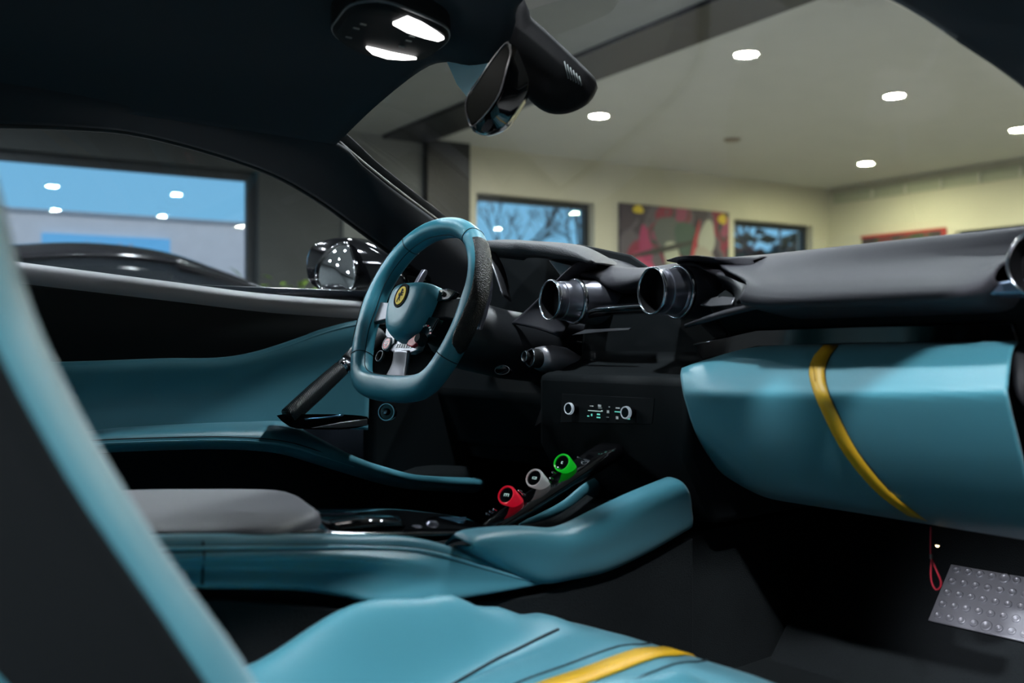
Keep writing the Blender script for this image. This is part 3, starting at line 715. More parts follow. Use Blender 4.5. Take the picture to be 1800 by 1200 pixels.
def surf_line(name, bvh, pts, r, m, parent, n=30, lift=.0026):
    P = [lay(bvh, q.x, q.y, lift) for q in spline([V((a, b, 0)) for a, b in pts], n)]
    P = [p for p in P if p is not None]
    return tube(name, P, r, m, parent, seg=6)

dash = thing('dashboard', (.5, 0, .45), 'charcoal leather dashboard with metal air vents and teal blue glovebox', 'dashboard')
def core(name, y0, y1, pts, m=BLACK, bevel=.012):
    return prism(name, [V((x, y0, z)) for x, z in pts], V((0, y1 - y0, 0)), m, dash, bevel=bevel)
core('passenger_core', -.78, -.16, [(.84, .845), (.45, .85), (.32, .845), (.22, .80), (.19, .775), (.24, .735), (.25, .71), (.26, .62), (.36, .50), (.40, .47), (.84, .46)])
core('centre_core', -.16, .20, [(.84, .845), (.45, .85), (.34, .835), (.28, .80), (.26, .74), (.255, .690), (.20, .668), (.150, .660), (.150, .53), (.22, .42), (.84, .42)])
core('driver_core', .20, .78, [(.84, .845), (.52, .85), (.47, .84), (.45, .745), (.34, .72), (.30, .60), (.36, .48), (.84, .46)])
# passenger pad: flat top falling to a sharp lip
rid = [PZ(x, y, .862) for x, y in ((1258, 457), (1340, 451), (1440, 441), (1600, 424), (1700, 414), (1840, 399))]
um = [PX(x, y, .225) for x, y in ((1272, 472), (1345, 478), (1450, 473), (1600, 461), (1700, 452), (1840, 436))]
lm = [PX(x, y, .150) for x, y in ((1312, 496), (1352, 506), (1450, 503), (1600, 494), (1705, 487), (1765, 462))]
lp = [PX(x, y, .120) for x, y in ((1300, 526), (1345, 532), (1450, 528), (1600, 521), (1712, 513), (1748, 488))]
patch('passenger_pad', [[p + V((.35, 0, -.02)) for p in rid], [p + V((.06, 0, .0)) for p in rid], rid, um, lm, lp, [p + V((.03, 0, -.010)) for p in lp], [p + V((.10, 0, -.02)) for p in lp]], GREY, dash, nu=50, nv=50, thick=.004)
patch('pad_blade', [[PX(1352, 529, .12), PX(1290, 541, .135), PX(1240, 556, .15), PX(1203, 571, .165)], [PX(1352, 535, .12), PX(1290, 549, .13), PX(1240, 563, .148), PX(1203, 573, .164)], [PX(1352, 537, .2), PX(1290, 552, .21), PX(1240, 566, .22), PX(1203, 575, .23)]], GREY, dash, nu=16, nv=8, thick=.003)
pe = bvh_of(bpy.data.objects['passenger_pad'])
surf_line('pad_seam', pe, [(1335, 455), (1300, 466), (1275, 474)], .0014, SEAMD, dash)
# hood over the middle vent nearest the passenger
h0_ = [PZ(x, y, .858) for x, y in ((1186, 459), (1212, 450), (1262, 453), (1340, 452))]
h1_ = [PX(x, y, .27) for x, y in ((1190, 461), (1214, 457), (1258, 466), (1330, 470))]
h2_ = [PX(x, y, .225) for x, y in ((1194, 464), (1222, 465), (1256, 482), (1312, 500))]
h3_ = [p + V((.05, .0, -.012)) for p in h2_]
patch('vent_hood', [[p + V((.3, 0, -.01)) for p in h0_], h0_, h1_, h2_, h3_], GREY, dash, nu=24, nv=30, thick=.003)
patch('vent_hood_flank', [[PX(1256, 482, .228), PX(1275, 486, .215), PX(1312, 500, .16)], [PX(1270, 500, .24), PX(1290, 512, .215), PX(1302, 524, .15)], [PX(1262, 512, .27), PX(1285, 524, .25), PX(1296, 530, .2)]], BLEATHER, dash, nu=10, nv=8, thick=.003)
# cowl between the vents and the instrument hood
c0r = [PX(x, y, .37) for x, y in ((1030, 452), (1042, 450), (1064, 456), (1082, 464), (1108, 473), (1150, 474), (1200, 466))]
c1r = [PX(x, y, .30) for x, y in ((1000, 476), (1022, 470), (1044, 474), (1080, 478), (1124, 477), (1150, 476), (1200, 470))]
c2r = [PX(x, y, .255) for x, y in ((984, 488), (1012, 482), (1042, 487), (1068, 502), (1098, 501), (1126, 493), (1190, 484))]
patch('centre_cowl', [[p + V((.28, 0, -.03)) for p in c0r], c0r, c1r, c2r, [p + V((.06, 0, -.015)) for p in c2r]], GREY, dash, nu=34, nv=26, thick=.003)
# instrument hood
hl = [(833, 432), (838, 428), (852, 426.5), (880, 428.5), (930, 432), (975, 438), (1012, 448), (1036, 460)]
ih0 = [PX(x, y, .225) for x, y in hl]
hk = [1, 1, 1, 1, .95, .7, .3, .04]
def hs(dx, dz): return [p + V((dx * k, 0, dz * min(1, k * 1.6))) for p, k in zip(ih0, hk)]
ih = patch('instrument_hood', [hs(.30, -.03), hs(.12, .008), hs(.015, .004), ih0, hs(.008, -.016), hs(.14, -.022)], mat('woven_charcoal', (.045, .045, .052), .6, bump=('voronoi', 500, .0008)), dash, nu=34, nv=34, thick=.004)
patch('hood_leg', [[PX(1040, 449, .27), PX(1012, 462, .235), PX(984, 487, .215), PX(946, 525, .19), PX(898, 569, .165)], [PX(1046, 458, .28), PX(1020, 474, .25), PX(996, 500, .235), PX(966, 545, .21), PX(945, 578, .185)], [PX(1050, 470, .30), PX(1030, 490, .29), PX(1010, 530, .27), PX(1000, 570, .25), PX(985, 592, .215)]], GREY, dash, nu=22, nv=12, thick=.004)
patch('hood_outer_leg', [[PX(834, 430, .225), PX(846, 440, .22), PX(866, 470, .215), PX(884, 520, .21)], [PX(852, 428, .24), PX(872, 446, .24), PX(888, 480, .25), PX(898, 530, .26)]], SILVER, dash, nu=14, nv=5, thick=.003)
prism('hood_fillet', [PX(964, 457, .225), PX(1010, 468, .24), PX(992, 482, .235), PX(986, 486, .23)], V((.006, 0, 0)), SILVER, dash, bevel=.001)
# instrument face deep inside the hood
icl = thing_face = prism('instrument_panel', [V((.44, y, z)) for y, z in ((.17, .74), (.77, .74), (.77, .91), (.72, .935), (.62, .94), (.40, .935), (.24, .90), (.17, .86))], V((.01, 0, 0)), BLACK, dash, bevel=.004)
for y, r in ((.37, .062), (.27, .045), (.47, .045)):
    lathe('dial', (.44, y, .82), (-1, 0, 0), [(.0, .001), (r - .004, .001), (r - .004, .006), (r, .006), (r, .0)], STEEL if r > .05 else BLACK, icl, seg=30)
# air vents
def vent(c, axis, s=1.0, cut=0):
    c = V(c); a = V(axis).normalized()
    v = lathe('air_vent', c, a, [(.0, .034), (.0362 * s, .032), (.0370 * s, .006), (.0378 * s, .003), (.0368 * s, .014), (.0345 * s, .018), (.0385 * s, .021), (.0395 * s, .045), (.0430 * s, .050), (.0440 * s, .056), (.0430 * s, .066), (.0445 * s, .10), (.0400 * s, .15), (.028 * s, .19)], STEEL, dash, seg=48, auto=32)
    lathe('chrome_ring', c, a, [(.0365 * s, -.001), (.0385 * s, -.003), (.0405 * s, -.001), (.0405 * s, .003), (.0375 * s, .006), (.0365 * s, .003)], CHROME, v, seg=48, auto=None)
    lathe('vent_mouth', c, a, [(.0, .024), (.0335 * s, .022), (.0362 * s, .0005), (.0366 * s, .0028), (.034 * s, .028)], INK, v, seg=40)
    lathe('rear_ring', c, a, [(.0425 * s, .048), (.0460 * s, .051), (.0460 * s, .057), (.0425 * s, .060)], CHROME, v, seg=48, auto=None)
    return v
v1c, v2c = PX(967, 527, .165), PX(1146, 511, .165)
vaxis = (.975, -.20, -.03)
vent(v1c, vaxis, .95); vent(v2c, (.965, -.22, -.02), 1.0)
vent(PX(1832, 461, .11), (.99, -.02, -.02), 1.0)
# metal wing bridging the vents, and the one beside the passenger vent
patch('vent_bridge', [[PX(1020, 552, .25), PX(1040, 541, .235), PX(1075, 537, .23), PX(1135, 533, .23)], [PX(1020, 556, .23), PX(1045, 547, .215), PX(1080, 544, .21), PX(1135, 540, .21)], [PX(1022, 562, .235), PX(1048, 556, .225), PX(1080, 552, .22), PX(1135, 549, .22)]], GLOSS, dash, nu=16, nv=10, thick=.004)
tube('bridge_trim', [PX(1022, 555, .225), PX(1042, 545, .212), PX(1075, 541, .208), PX(1128, 537, .208)], [.0015, .0032, .003, .002], CHROME, dash, n=16, seg=8)
prism('lower_trim', [PX(1004, 589, .20), PX(1028, 579, .20), PX(1108, 576, .20), PX(1106, 580, .20), PX(1060, 583, .20)], V((.004, 0, 0)), SILVER, dash, bevel=.0006)
prism('vent_wing', [PX(1228, 536, .20), PX(1244, 525, .21), PX(1262, 520, .215), PX(1292, 522, .20), PX(1286, 536, .19), PX(1250, 538, .19)], V((.012, 0, -.003)), SILVER, dash, bevel=.002)
prism('outer_vent_wing', [PX(1724, 505, .13), PX(1752, 495, .13), PX(1840, 484, .13), PX(1840, 514, .13), PX(1730, 517, .13)], V((.03, 0, -.004)), mat('steel_blue_trim', (.22, .27, .38), .3, metal=.8), dash, bevel=.003)
# gloss black passenger strip above the glovebox
prism('gloss_strip', [PX(1215, 604, .225), PX(1330, 578, .225), PX(1500, 572, .225), PX(1780, 566, .215), PX(1790, 602, .215), PX(1480, 606, .225), PX(1330, 611, .225), PX(1235, 634, .225)], V((.012, 0, 0)), GLOSS, dash, bevel=.003)
# glovebox
gt0 = [PX(x, y, q) for x, y, q in ((1199, 648, 0.173), (1240, 634, 0.183), (1330, 611, 0.193), (1480, 606, 0.193), (1650, 604, 0.188), (1789, 601, 0.178))]
gt1 = [PX(x, y, q) for x, y, q in ((1197, 660, 0.153), (1238, 645, 0.158), (1330, 628, 0.163), (1480, 624, 0.163), (1650, 622, 0.158), (1779, 620, 0.153))]
gt2 = [PX(x, y, q) for x, y, q in ((1200, 680, 0.140), (1242, 676, 0.128), (1330, 676, 0.123), (1460, 678, 0.123), (1650, 680, 0.120), (1772, 676, 0.123))]
gt3 = [PX(x, y, q) for x, y, q in ((1206, 706, 0.140), (1246, 704, 0.123), (1330, 706, 0.116), (1470, 708, 0.116), (1650, 708, 0.116), (1774, 706, 0.118))]
gt4 = [PX(x, y, q) for x, y, q in ((1226, 765, 0.168), (1290, 780, 0.163), (1370, 790, 0.158), (1490, 800, 0.158), (1650, 810, 0.158), (1800, 815, 0.158))]
gt5 = [PX(x, y, q) for x, y, q in ((1262, 822, 0.218), (1320, 852, 0.228), (1400, 868, 0.228), (1500, 882, 0.228), (1640, 898, 0.228), (1820, 915, 0.228))]
gt6 = [PX(x, y, q) for x, y, q in ((1290, 845, 0.278), (1345, 872, 0.298), (1420, 886, 0.298), (1510, 900, 0.298), (1640, 921, 0.298), (1820, 950, 0.298))]
gb_ = patch('glovebox', [gt0, gt1, gt2, gt3, gt4, gt5, gt6], BLUE, dash, nu=60, nv=60, thick=.003)
gbv = bvh_of(gb_)
st = ribbon('yellow_stripe', gbv, [(1449, 608), (1432, 626), (1423, 650), (1427, 676), (1441, 712), (1482, 792), (1540, 862), (1596, 904)], [(1474, 608), (1458, 628), (1450, 652), (1453, 678), (1466, 712), (1506, 790), (1566, 864), (1630, 914)], YELLOW, gb_, lift=.003)
for s in (0, 1):
    e = [(1449, 608), (1432, 626), (1423, 650), (1427, 676), (1441, 712), (1482, 792), (1540, 862)] if s == 0 else [(1474, 608), (1458, 628), (1450, 652), (1453, 678), (1466, 712), (1506, 790), (1566, 864)]
    surf_line('stripe_seam', gbv, e, .0013, SEAMD, gb_, lift=.003)
    for i in range(14):
        t = i / 13
        x, y = (1438 + (-9 if s == 0 else 9) + 4 * t, 640 + 30 * t)
        p = lay(gbv, x, y, .0055)
        if p: box('stitch', p, (.001, .0012, .0024), mat('stitch_ochre', (.30, .14, .0), .6), st)
# rounded black end cap by the passenger door
loft('dash_end_cap', [[PX(1784 + 10 * q, 606, .21 - .03 * k), PX(1776 + 14 * q, 650, .17 - .03 * k), PX(1782 + 14 * q, 700, .165 - .03 * k), PX(1830, 740, .17), PX(1860, 700, .17), PX(1860, 606, .21)] for q, k in ((.0, 0), (.3, .5), (1.0, .9))], BLEATHER, dash, n=24, auto=None)
# climate panel
cl = prism('climate_panel', [PX(988, 692, .1492), PX(1150, 700, .1492), PX(1146, 745, .1492), PX(985, 742, .1492)], V((.006, 0, 0)), BLACK, dash, bevel=.0005)
for px, py in ((1009, 718), (1109, 725)):
    p = PX(px, py, .146)
    k = lathe('climate_knob', p, (-1, -.0, .05), [(.0, .014), (.0085, .014), (.0095, .012), (.0095, -.004)], GLOSS, cl, seg=28)
    lathe('knob_ring', p, (-1, 0, .05), [(.0085, .0145), (.0102, .0150), (.0108, .0125), (.0108, .0095), (.0085, .011)], mat('backlit_ring', (.5, .52, .55), .35, emit=(.7, .85, 1), es=.22), k, seg=28, auto=None)
def bars(lst, x, m, name='climate_mark'):
    for (px, py, wpx, hpx) in lst:
        p = PX(px, py, x); sc_ = (p - CAM).dot(DV) / FPX
        box(name, p, (.001, wpx * sc_ / .70, hpx * sc_), m, cl)
bars([(1045, 722, 22, 1.2), (1058, 722, 2, 2.2)], .1485, MARK)
bars([(1091, 724, 20, 1.6)], .1485, MARKT)
bars([(1040, 713.5, 6, 1.6), (1054, 713, 5, 4), (1055, 717, 6, 1), (1071, 715, 2, 2), (1069, 723.5, 4, 5), (1068, 733, 4, 1.2), (1086, 717, 7, 2.2), (1085, 734, 4, 5)], .1485, WHITEMARK)
bars([(1052, 728, 5, 2.6), (1052, 733.5, 6, 2.2), (1034, 731, 3, 2), (1040, 729, 2, 4), (1098, 733, 3, 5), (1105, 736, 4, 2)], .1485, MARKT)
# silver satellite pod with two dials right of the column
pa = V((.96, -.20, -.10)).normalized()
pod_c = PY(955, 631, .225)
sp = loft('satellite_pod', [[pod_c + pa * h + V((0, 1, 0)) * (math.cos(t) * r) + V((0, 0, 1)) * (math.sin(t) * r * zq) + V((0, 0, dz)) for t in [2 * math.pi * j / 20 for j in range(20)]] for h, r, zq, dz in ((-.012, .022, 1, 0), (0, .025, 1.0, 0), (.02, .029, .98, 0), (.045, .031, .92, -.001), (.07, .028, .75, -.004), (.10, .014, .4, -.010))], mat('satin_pod_metal', (.36, .35, .39), .34, metal=.55), dash, auto=None)
lathe('pod_dial', pod_c - pa * .016, -pa, [(.0, .008), (.0150, .008), (.0175, .014), (.0185, .012), (.0185, -.006), (.0170, -.010)], RUBBER, sp, seg=30)
lathe('dial_ring', pod_c - pa * .028, -pa, [(.0145, .0), (.0172, .003), (.0182, .001), (.0175, -.002)], CHROME, sp, seg=30, auto=None)
p2 = PY(928, 627, .245)
lathe('small_dial', p2, -pa, [(.0, .006), (.0085, .006), (.0105, .009), (.0115, .006), (.0115, -.016), (.009, -.02), (.009, -.06)], RUBBER, sp, seg=24)
lathe('small_dial_ring', p2 - pa * .008, -pa, [(.0085, .0), (.0108, .002), (.0116, 0), (.0108, -.002)], CHROME, sp, seg=24, auto=None)
tube('pod_under_trim', [PY(992, 655, .19), PY(1012, 652, .17), PY(1026, 657, .15), PY(1037, 662, .14)], .0014, SILVER, dash, n=10, seg=6)
# key slot badge low on the dash
kc = PY(884, 651, .25)
kb = lathe('ignition_surround', kc, (-.9, -.25, .3), [(.0, .002), (.014, .002), (.0165, .003), (.0165, -.006)], GLOSS, dash, seg=28, sy=.55)
tube('ignition_rim', [kc + (-V((.9, .25, -.3))).normalized() * .003 + frame((-.9, -.25, .3))[1] * (math.cos(t) * .0165) + frame((-.9, -.25, .3))[2] * (math.sin(t) * .0165 * .55) for t in [2 * math.pi * j / 24 for j in range(24)]], .0008, SILVER, kb, closed=True, seg=6)
# steering column shroud between wheel and dash
loft('column_shroud', [[V((x + dzx, .37 + math.cos(t) * ry, zc + math.sin(t) * rz)) for t in [2 * math.pi * j / 20 for j in range(20)]] for x, zc, ry, rz, dzx in ((.05, .752, .055, .06, 0), (.10, .735, .075, .07, 0), (.2, .715, .095, .07, 0), (.34, .70, .105, .07, 0), (.46, .68, .11, .07, 0))], BLEATHER, dash, auto=None)
prism('knee_panel', [V((.30, .22, .72)), V((.30, .74, .72)), V((.40, .74, .44)), V((.40, .22, .44))], V((.02, 0, .0)), BLACK, dash, bevel=.006)

# ================================================================== STEERING WHEEL
RK = math.radians(22)
WC = V((-.003, .37, .7815)); WU = V((0, 1, 0)); WV = V((math.sin(RK), 0, math.cos(RK))); WN = V((-math.cos(RK), 0, math.sin(RK)))
def WP(u, v, n=0.0): return WC + WU * u + WV * v + WN * n
swl = thing('steering_wheel', WC, 'teal blue leather steering wheel with black grips and yellow badge', 'steering wheel')
half = [(0, .170), (.055, .163), (.105, .138), (.142, .095), (.162, .045), (.164, -.005), (.157, -.055), (.142, -.098), (.122, -.132), (.095, -.152), (.05, -.160), (0, -.161)]
rimuv = half + [(-u, v) for u, v in reversed(half[1:-1])]
NR = 120
RP = spline([V((u, v, 0)) for u, v in rimuv], NR, True)
def rim_r(i):
    u, v = RP[i].x, RP[i].y
    rin, rn = .0185, .0215
    if v < -.13: q = min(1, (-.13 - v) / .03); rin += .006 * q; rn += .001 * q
    b = math.exp(-((v - .012) / .03) ** 2) * (1 if abs(u) > .1 else 0); rin += .004 * b
    return rin, rn
def rim_section(i, a0, a1, k, s=1.0, full=False):
    tg = (RP[(i + 1) % NR] - RP[i - 1]).normalized(); out = V((tg.y, -tg.x, 0))
    if out.dot(RP[i]) < 0: out = -out
    rin, rn = rim_r(i); pts = []
    for j in range(k):
        t = a0 + (a1 - a0) * j / (k if full else k - 1)
        ct, st_ = math.cos(t), math.sin(t)
        ct = math.copysign(abs(ct) ** .85, ct); st_ = math.copysign(abs(st_) ** .85, st_)
        p = RP[i] + out * (ct * rin * s)
        pts.append(WP(p.x, p.y, st_ * rn * s))
    return pts
vs = []
for i in range(NR): vs += rim_section(i, 0, 2 * math.pi, 20, full=True)
obj('rim', vs, grid_faces(NR, 20, wrap_c=True, wrap_r=True), BLUE2, swl)
# perforated grips on the outer side of both limbs
for side in (-1, 1):
    idx = [i for i in range(NR) if side * RP[i].x > .07 and -.088 < RP[i].y < .125]
    idx.sort(key=lambda i: -RP[i].y)
    vs = []
    for n_, i in enumerate(idx):
        q = n_ / (len(idx) - 1)
        wdt = 1.0 if q < .86 else max(.08, math.sqrt(max(0, 1 - ((q - .86) / .14) ** 2)))
        vs += rim_section(i, -1.6 * wdt - .15, 1.25 * wdt - .15, 16, 1.035)
    obj('grip', vs, grid_faces(len(idx), 16), PERF, swl, solid=.0012)
def seam_at(u, v, name='rim_seam'):
    i = min(range(NR), key=lambda j: (RP[j].x - u) ** 2 + (RP[j].y - v) ** 2)
    tube(name, rim_section(i, 0, 2 * math.pi, 24, 1.01, full=True), .0009, SEAMD, swl, closed=True, seg=6)
for s in (-1, 1):
    seam_at(s * .105, .138); seam_at(s * .142, -.098)
# inner stitching line
sl = []
for i in range(NR):
    p = rim_section(i, math.pi * .93, math.pi * .93 + .01, 2, 1.012)[0]; sl.append(p)
tube('rim_stitching', sl, .0008, SEAMD, swl, closed=True, seg=6)
# airbag cover
def hubring(s, n, dv=0):
    base = [(0, .050), (.035, .049), (.057, .040), (.062, .015), (.056, -.02), (.040, -.052), (.018, -.066), (0, -.069)]
    full_ = base + [(-u, v) for u, v in reversed(base[1:-1])]
    return [WP(u * s, v * s + dv - .004, n) for u, v in full_]
loft('airbag_cover', [hubring(.80, -.03), hubring(.98, -.015), hubring(1.0, .0), hubring(.97, .018), hubring(.86, .034), hubring(.66, .042), hubring(.40, .044), hubring(.1, .0445)], BLUE2, swl, n=44, steps=36)
bc = WP(0, .008, .0445)
bs = lathe('badge', bc, WN, [(.0, .0010), (.0185, .0010), (.0195, .0018), (.0200, .0008), (.0200, -.004)], INK, swl, seg=40, sy=1.22)
lathe('badge_field', bc, WN, [(.0, .0022), (.0145, .0022), (.0150, .0014)], BADGE_Y, bs, seg=40, sy=1.25)
# rearing horse silhouette on the badge (x to the viewer's right, y up)
horse = [(-.10, .86), (.02, .98), (.10, .90), (.24, .84), (.40, .68), (.34, .60), (.18, .64), (.14, .52), (.30, .40), (.52, .46), (.62, .34), (.54, .28), (.50, .36), (.32, .28), (.20, .16),
         (.34, .06), (.56, .10), (.60, -.04), (.50, -.06), (.48, .0), (.30, -.06), (.12, -.02), (.02, -.20), (.12, -.34), (.06, -.52), (.18, -.62), (.30, -.64), (.28, -.74), (.06, -.72), (-.06, -.52), (-.08, -.34),
         (-.20, -.46), (-.34, -.60), (-.36, -.80), (-.24, -.92), (-.36, -.98), (-.50, -.82), (-.46, -.54), (-.34, -.30), (-.36, -.10), (-.50, .02), (-.56, .22), (-.46, .40), (-.38, .30), (-.44, .16), (-.30, .06), (-.24, .20), (-.14, .40), (-.12, .62)]
prism('badge_horse', [WP(-x * .0125, .008 + y * .0145, .0467) for x, y in horse], WN * .0006, INK, bs, bevel=0, smooth=False)
# spokes and switchgear
ex_ = WU; ez_ = WV
for s in (-1, 1):
    sp_ = prism('spoke', [WP(s * .05, .020, .004), WP(s * .10, .016, .002), WP(s * .150, .020, .0), WP(s * .152, -.026, .0), WP(s * .10, -.020, .002), WP(s * .05, -.022, .004)], WN * -.012, SILVER if s > 0 else BLACK, swl, bevel=.002)
    prism('spoke_switch_panel', [WP(s * .062, .034, .010), WP(s * .085, .036, .008), WP(s * .110, .030, .006), WP(s * .098, .012, .008), WP(s * .066, .010, .010)], WN * -.014, GLOSS, swl, bevel=.002)
    prism('lower_switch_panel', [WP(s * .055, -.020, .008), WP(s * .085, -.022, .006), WP(s * .075, -.055, .006), WP(s * .040, -.078, .006), WP(s * .030, -.072, .008)], WN * -.014, SILVER if s > 0 else GLOSS, swl, bevel=.002)
    lathe('spoke_button', WP(s * .080, .024, .010), WN, [(.0, .003), (.0045, .0025), (.005, -.002)], GLOSS, swl, seg=16)
# lower spoke: yoke with two legs down to the flat bottom
prism('yoke', [WP(-.052, -.066, .004), WP(.052, -.066, .004), WP(.050, -.084, .004), WP(.030, -.090, .003), WP(-.030, -.090, .003), WP(-.050, -.084, .004)], WN * -.012, SILVER, swl, bevel=.002)
for i in range(7):
    box('yoke_letter', WP(-.024 + i * .008, -.077, .0045), (.0045, .008, .0008), mat('letter_grey', (.62, .62, .64), .4), swl, ex=-WU, ey=WV, ez=WN)
patch('lower_spoke', [[WP(.024, -.086, .004), WP(.024, -.110, -.001), WP(.032, -.132, -.003), WP(.048, -.152, -.005)], [WP(0, -.086, .005), WP(0, -.115, -.004), WP(.004, -.152, -.006)], [WP(-.024, -.086, .004), WP(-.024, -.110, -.001), WP(-.028, -.132, -.003), WP(-.036, -.152, -.005)]], SILVER, swl, nu=12, nv=9, thick=.007)
sb_ = lathe('start_button', WP(.054, -.074, .007), WN, [(.0, .003), (.0105, .0025), (.0115, .0)], RED, swl, seg=28)
lathe('start_button_ring', WP(.054, -.074, .007), WN, [(.0115, .001), (.0128, .003), (.0140, .001), (.0135, -.006)], SILVER, sb_, seg=28, auto=None)
for q, wq in ((.004, .011), (.0, .013), (-.004, .006)):
    box('button_lettering', WP(.054, -.074 + q, .0102), (wq, .0016, .0006), WHITEMARK, sb_, ex=-WU, ey=WV, ez=WN)
lathe('lower_ring_switch', WP(.072, -.098, .004), WN, [(.0095, .0), (.0105, .002), (.0115, .0), (.0105, -.004)], SILVER, swl, seg=24, auto=None)
mn = lathe('mode_dial', WP(-.056, -.066, .008), WN, [(.0, .010), (.008, .010), (.010, .006), (.012, .0), (.012, -.006)], BLACK, swl, seg=24)
prism('mode_lever', [WP(-.050, -.058, .018), WP(-.032, -.072, .020), WP(-.028, -.080, .018), WP(-.046, -.084, .016), WP(-.060, -.074, .016)], WN * -.008, RED, mn, bevel=.002)
for i in range(7):
    t = .3 + i * .33
    p = WP(-.058 - .022 * math.cos(t), -.060 + .022 * math.sin(t), .0085)
    box('mode_mark', p, (.005, .003, .001), WHITEMARK if i % 3 else RED, mn, ex=-WU, ey=WV, ez=WN)
# shift paddles
prism('shift_paddle', [PY(x, y, .205) for x, y in ((861, 452), (864, 462), (867, 482), (867, 502), (864, 526), (857, 552), (848, 580), (843, 579), (849, 552), (854, 526), (857, 500), (858, 470))], V((-.002, .012, 0)), STEEL, swl, bevel=.0015)
prism('shift_paddle', [PY(x, y, .535) for x, y in ((747, 473), (752, 475), (751, 482), (744, 496), (735, 514), (728, 524), (716, 524), (728, 506), (738, 488))], V((-.002, .010, 0)), STEEL, swl, bevel=.0015)
lathe('hub_boss', WP(0, 0, -.07), WN, [(.05, 0), (.045, .03), (.05, .05)], BLACK, swl, seg=28)

# ================================================================== CENTRE CONSOLE
con = thing('centre_console', (-.3, 0, .3), 'teal blue and gloss black centre console with coloured buttons', 'console')
up_px = [(150, 955), (275, 951), (480, 948), (620, 948), (720, 951), (790, 966), (860, 992), (952, 1023)]
up = [PY(x, y, -.140) for x, y in up_px]
dn_px = [(150, 1028), (345, 1028), (520, 1031), (600, 1041), (680, 1058), (750, 1056), (860, 1040), (952, 1024)]
dy_ = [-.135, -.135, -.138, -.150, -.172, -.170, -.154, -.140]
dn = [PY(x, y, q) for (x, y), q in zip(dn_px, dy_)]
tk = [1, 1, 1, 1, 1, .9, .55, 0]
r2 = [p + V((0, -.006, -.012)) * k for p, k in zip(up, tk)]
r3 = [a.lerp(b, .34) + V((0, (-.012 if i < 5 else -.003) * tk[i], 0)) for i, (a, b) in enumerate(zip(up, dn))]
r4 = [a.lerp(b, .62) + V((0, (.007 if i < 4 else .002 if i == 4 else 0), 0)) for i, (a, b) in enumerate(zip(up, dn))]
sp1 = patch('side_panel', [[p + V((0, .035, .0)) for p in up], [p + V((0, .012, .003)) for p in up], up, r2, r3, r4, dn, [p + V((0, .03, -.006)) * k for p, k in zip(dn, tk)]], BLUE, con, nu=60, nv=40, thick=.004)
spb = bvh_of(sp1)
surf_line('side_panel_seam', spb, [(357, 951), (359, 975), (357, 1000), (356, 1027)], .0014, SEAMD, con, lift=.0026)
for k, m_, r_ in ((9, SEAMD, .0011), (13, PIPING, .0024), (18, SEAMD, .0009)):
    tr = [(230, 952 + k), (480, 949 + k), (620, 949 + k), (720, 953 + k), (790, 967 + k * .9), (860, 992 + k * .6), (930, 1016 + k * .3)]
    surf_line('panel_piping' if m_ is PIPING else 'panel_stitch_line', spb, tr, r_, m_, con, n=60)
# far side twin panel
patch('far_side_panel', [[V((p.x, .14, p.z)) for p in up], [V((p.x, .152, p.z - .02)) for p in up], [V((p.x, .145, p.z - .1)) for p in up]], BLUE, con, nu=30, nv=8, thick=.004)
# black core and carpeted flank
prism('console_core', [V((-1.1, -.108, z)) for z in ()] or [V((-1.1, -.108, .15)), V((-1.1, -.108, .50)), V((-.66, -.108, .493)), V((-.35, -.108, .455)), V((-.15, -.108, .39)), V((.16, -.108, .41)), V((.2, -.108, .44)), V((.2, -.108, .15))], V((0, .216, 0)), BLACK, con, bevel=.006)
prism('carpet_flank', [V((-1.05, -.125, .14)), V((-1.05, -.125, .45)), V((-.62, -.125, .435)), V((-.42, -.125, .385)), V((-.15, -.125, .362)), V((.19, -.125, .40)), V((.19, -.125, .14))], V((0, -.012, 0)), CARPET, con, bevel=.003)
# gloss deck
patch('gloss_deck', [[V((x, y, z + .006 * (1 - (y / .12) ** 2))) for y in (-.128, -.09, 0, .09, .128)] for x, z in ((-.75, .502), (-.55, .496), (-.42, .480), (-.3, .466), (-.24, .460), (-.19, .452))], GLOSS, con, nu=20, nv=26, thick=.004)
patch('deck_flap', [[PZ(555, 912, .487), PZ(640, 905, .487), PZ(700, 909, .478)], [PZ(580, 922, .493), PZ(650, 913, .495), PZ(705, 918, .484)], [PZ(600, 936, .482), PZ(660, 930, .482), PZ(712, 926, .475)]], GLOSS, con, nu=14, nv=10, thick=.003)
prism('deck_trim', [PZ(756, 910, .466), PZ(820, 911, .464), PZ(815, 918, .464), PZ(790, 916, .465)], V((0, 0, .002)), mat('trim_blue_metal', (.18, .42, .62), .2, metal=.9), con, bevel=.0004)
for px, py in ((695, 929), (732, 929), (760, 921)):
    lathe('deck_button', PZ(px, py, .470), (0, 0, 1), [(.0, .004), (.006, .004), (.008, .002), (.009, -.002)], STEEL, con, seg=18)
# armrest pad
pad_px = [(90, 878), (210, 869), (350, 867), (480, 868), (522, 876), (545, 890), (561, 906), (540, 920), (500, 932), (450, 940), (400, 944), (300, 944), (150, 944), (60, 935)]
pad_px[5:7] = [(548, 893), (564, 907)]
padp = [PZ(x, y, .500) for x, y in pad_px]
pcn = sum(padp, V()) / len(padp)
loft('armrest_pad', [[p + V((0, 0, -.02)) for p in padp], [p + V((0, 0, -.004)) for p in padp], [pcn + (p - pcn) * .96 + V((0, 0, .006)) for p in padp], [pcn + (p - pcn) * .80 + V((0, 0, .011)) for p in padp], [pcn + (p - pcn) * .4 + V((0, 0, .013)) for p in padp]], GREY2, con, n=48, steps=20)
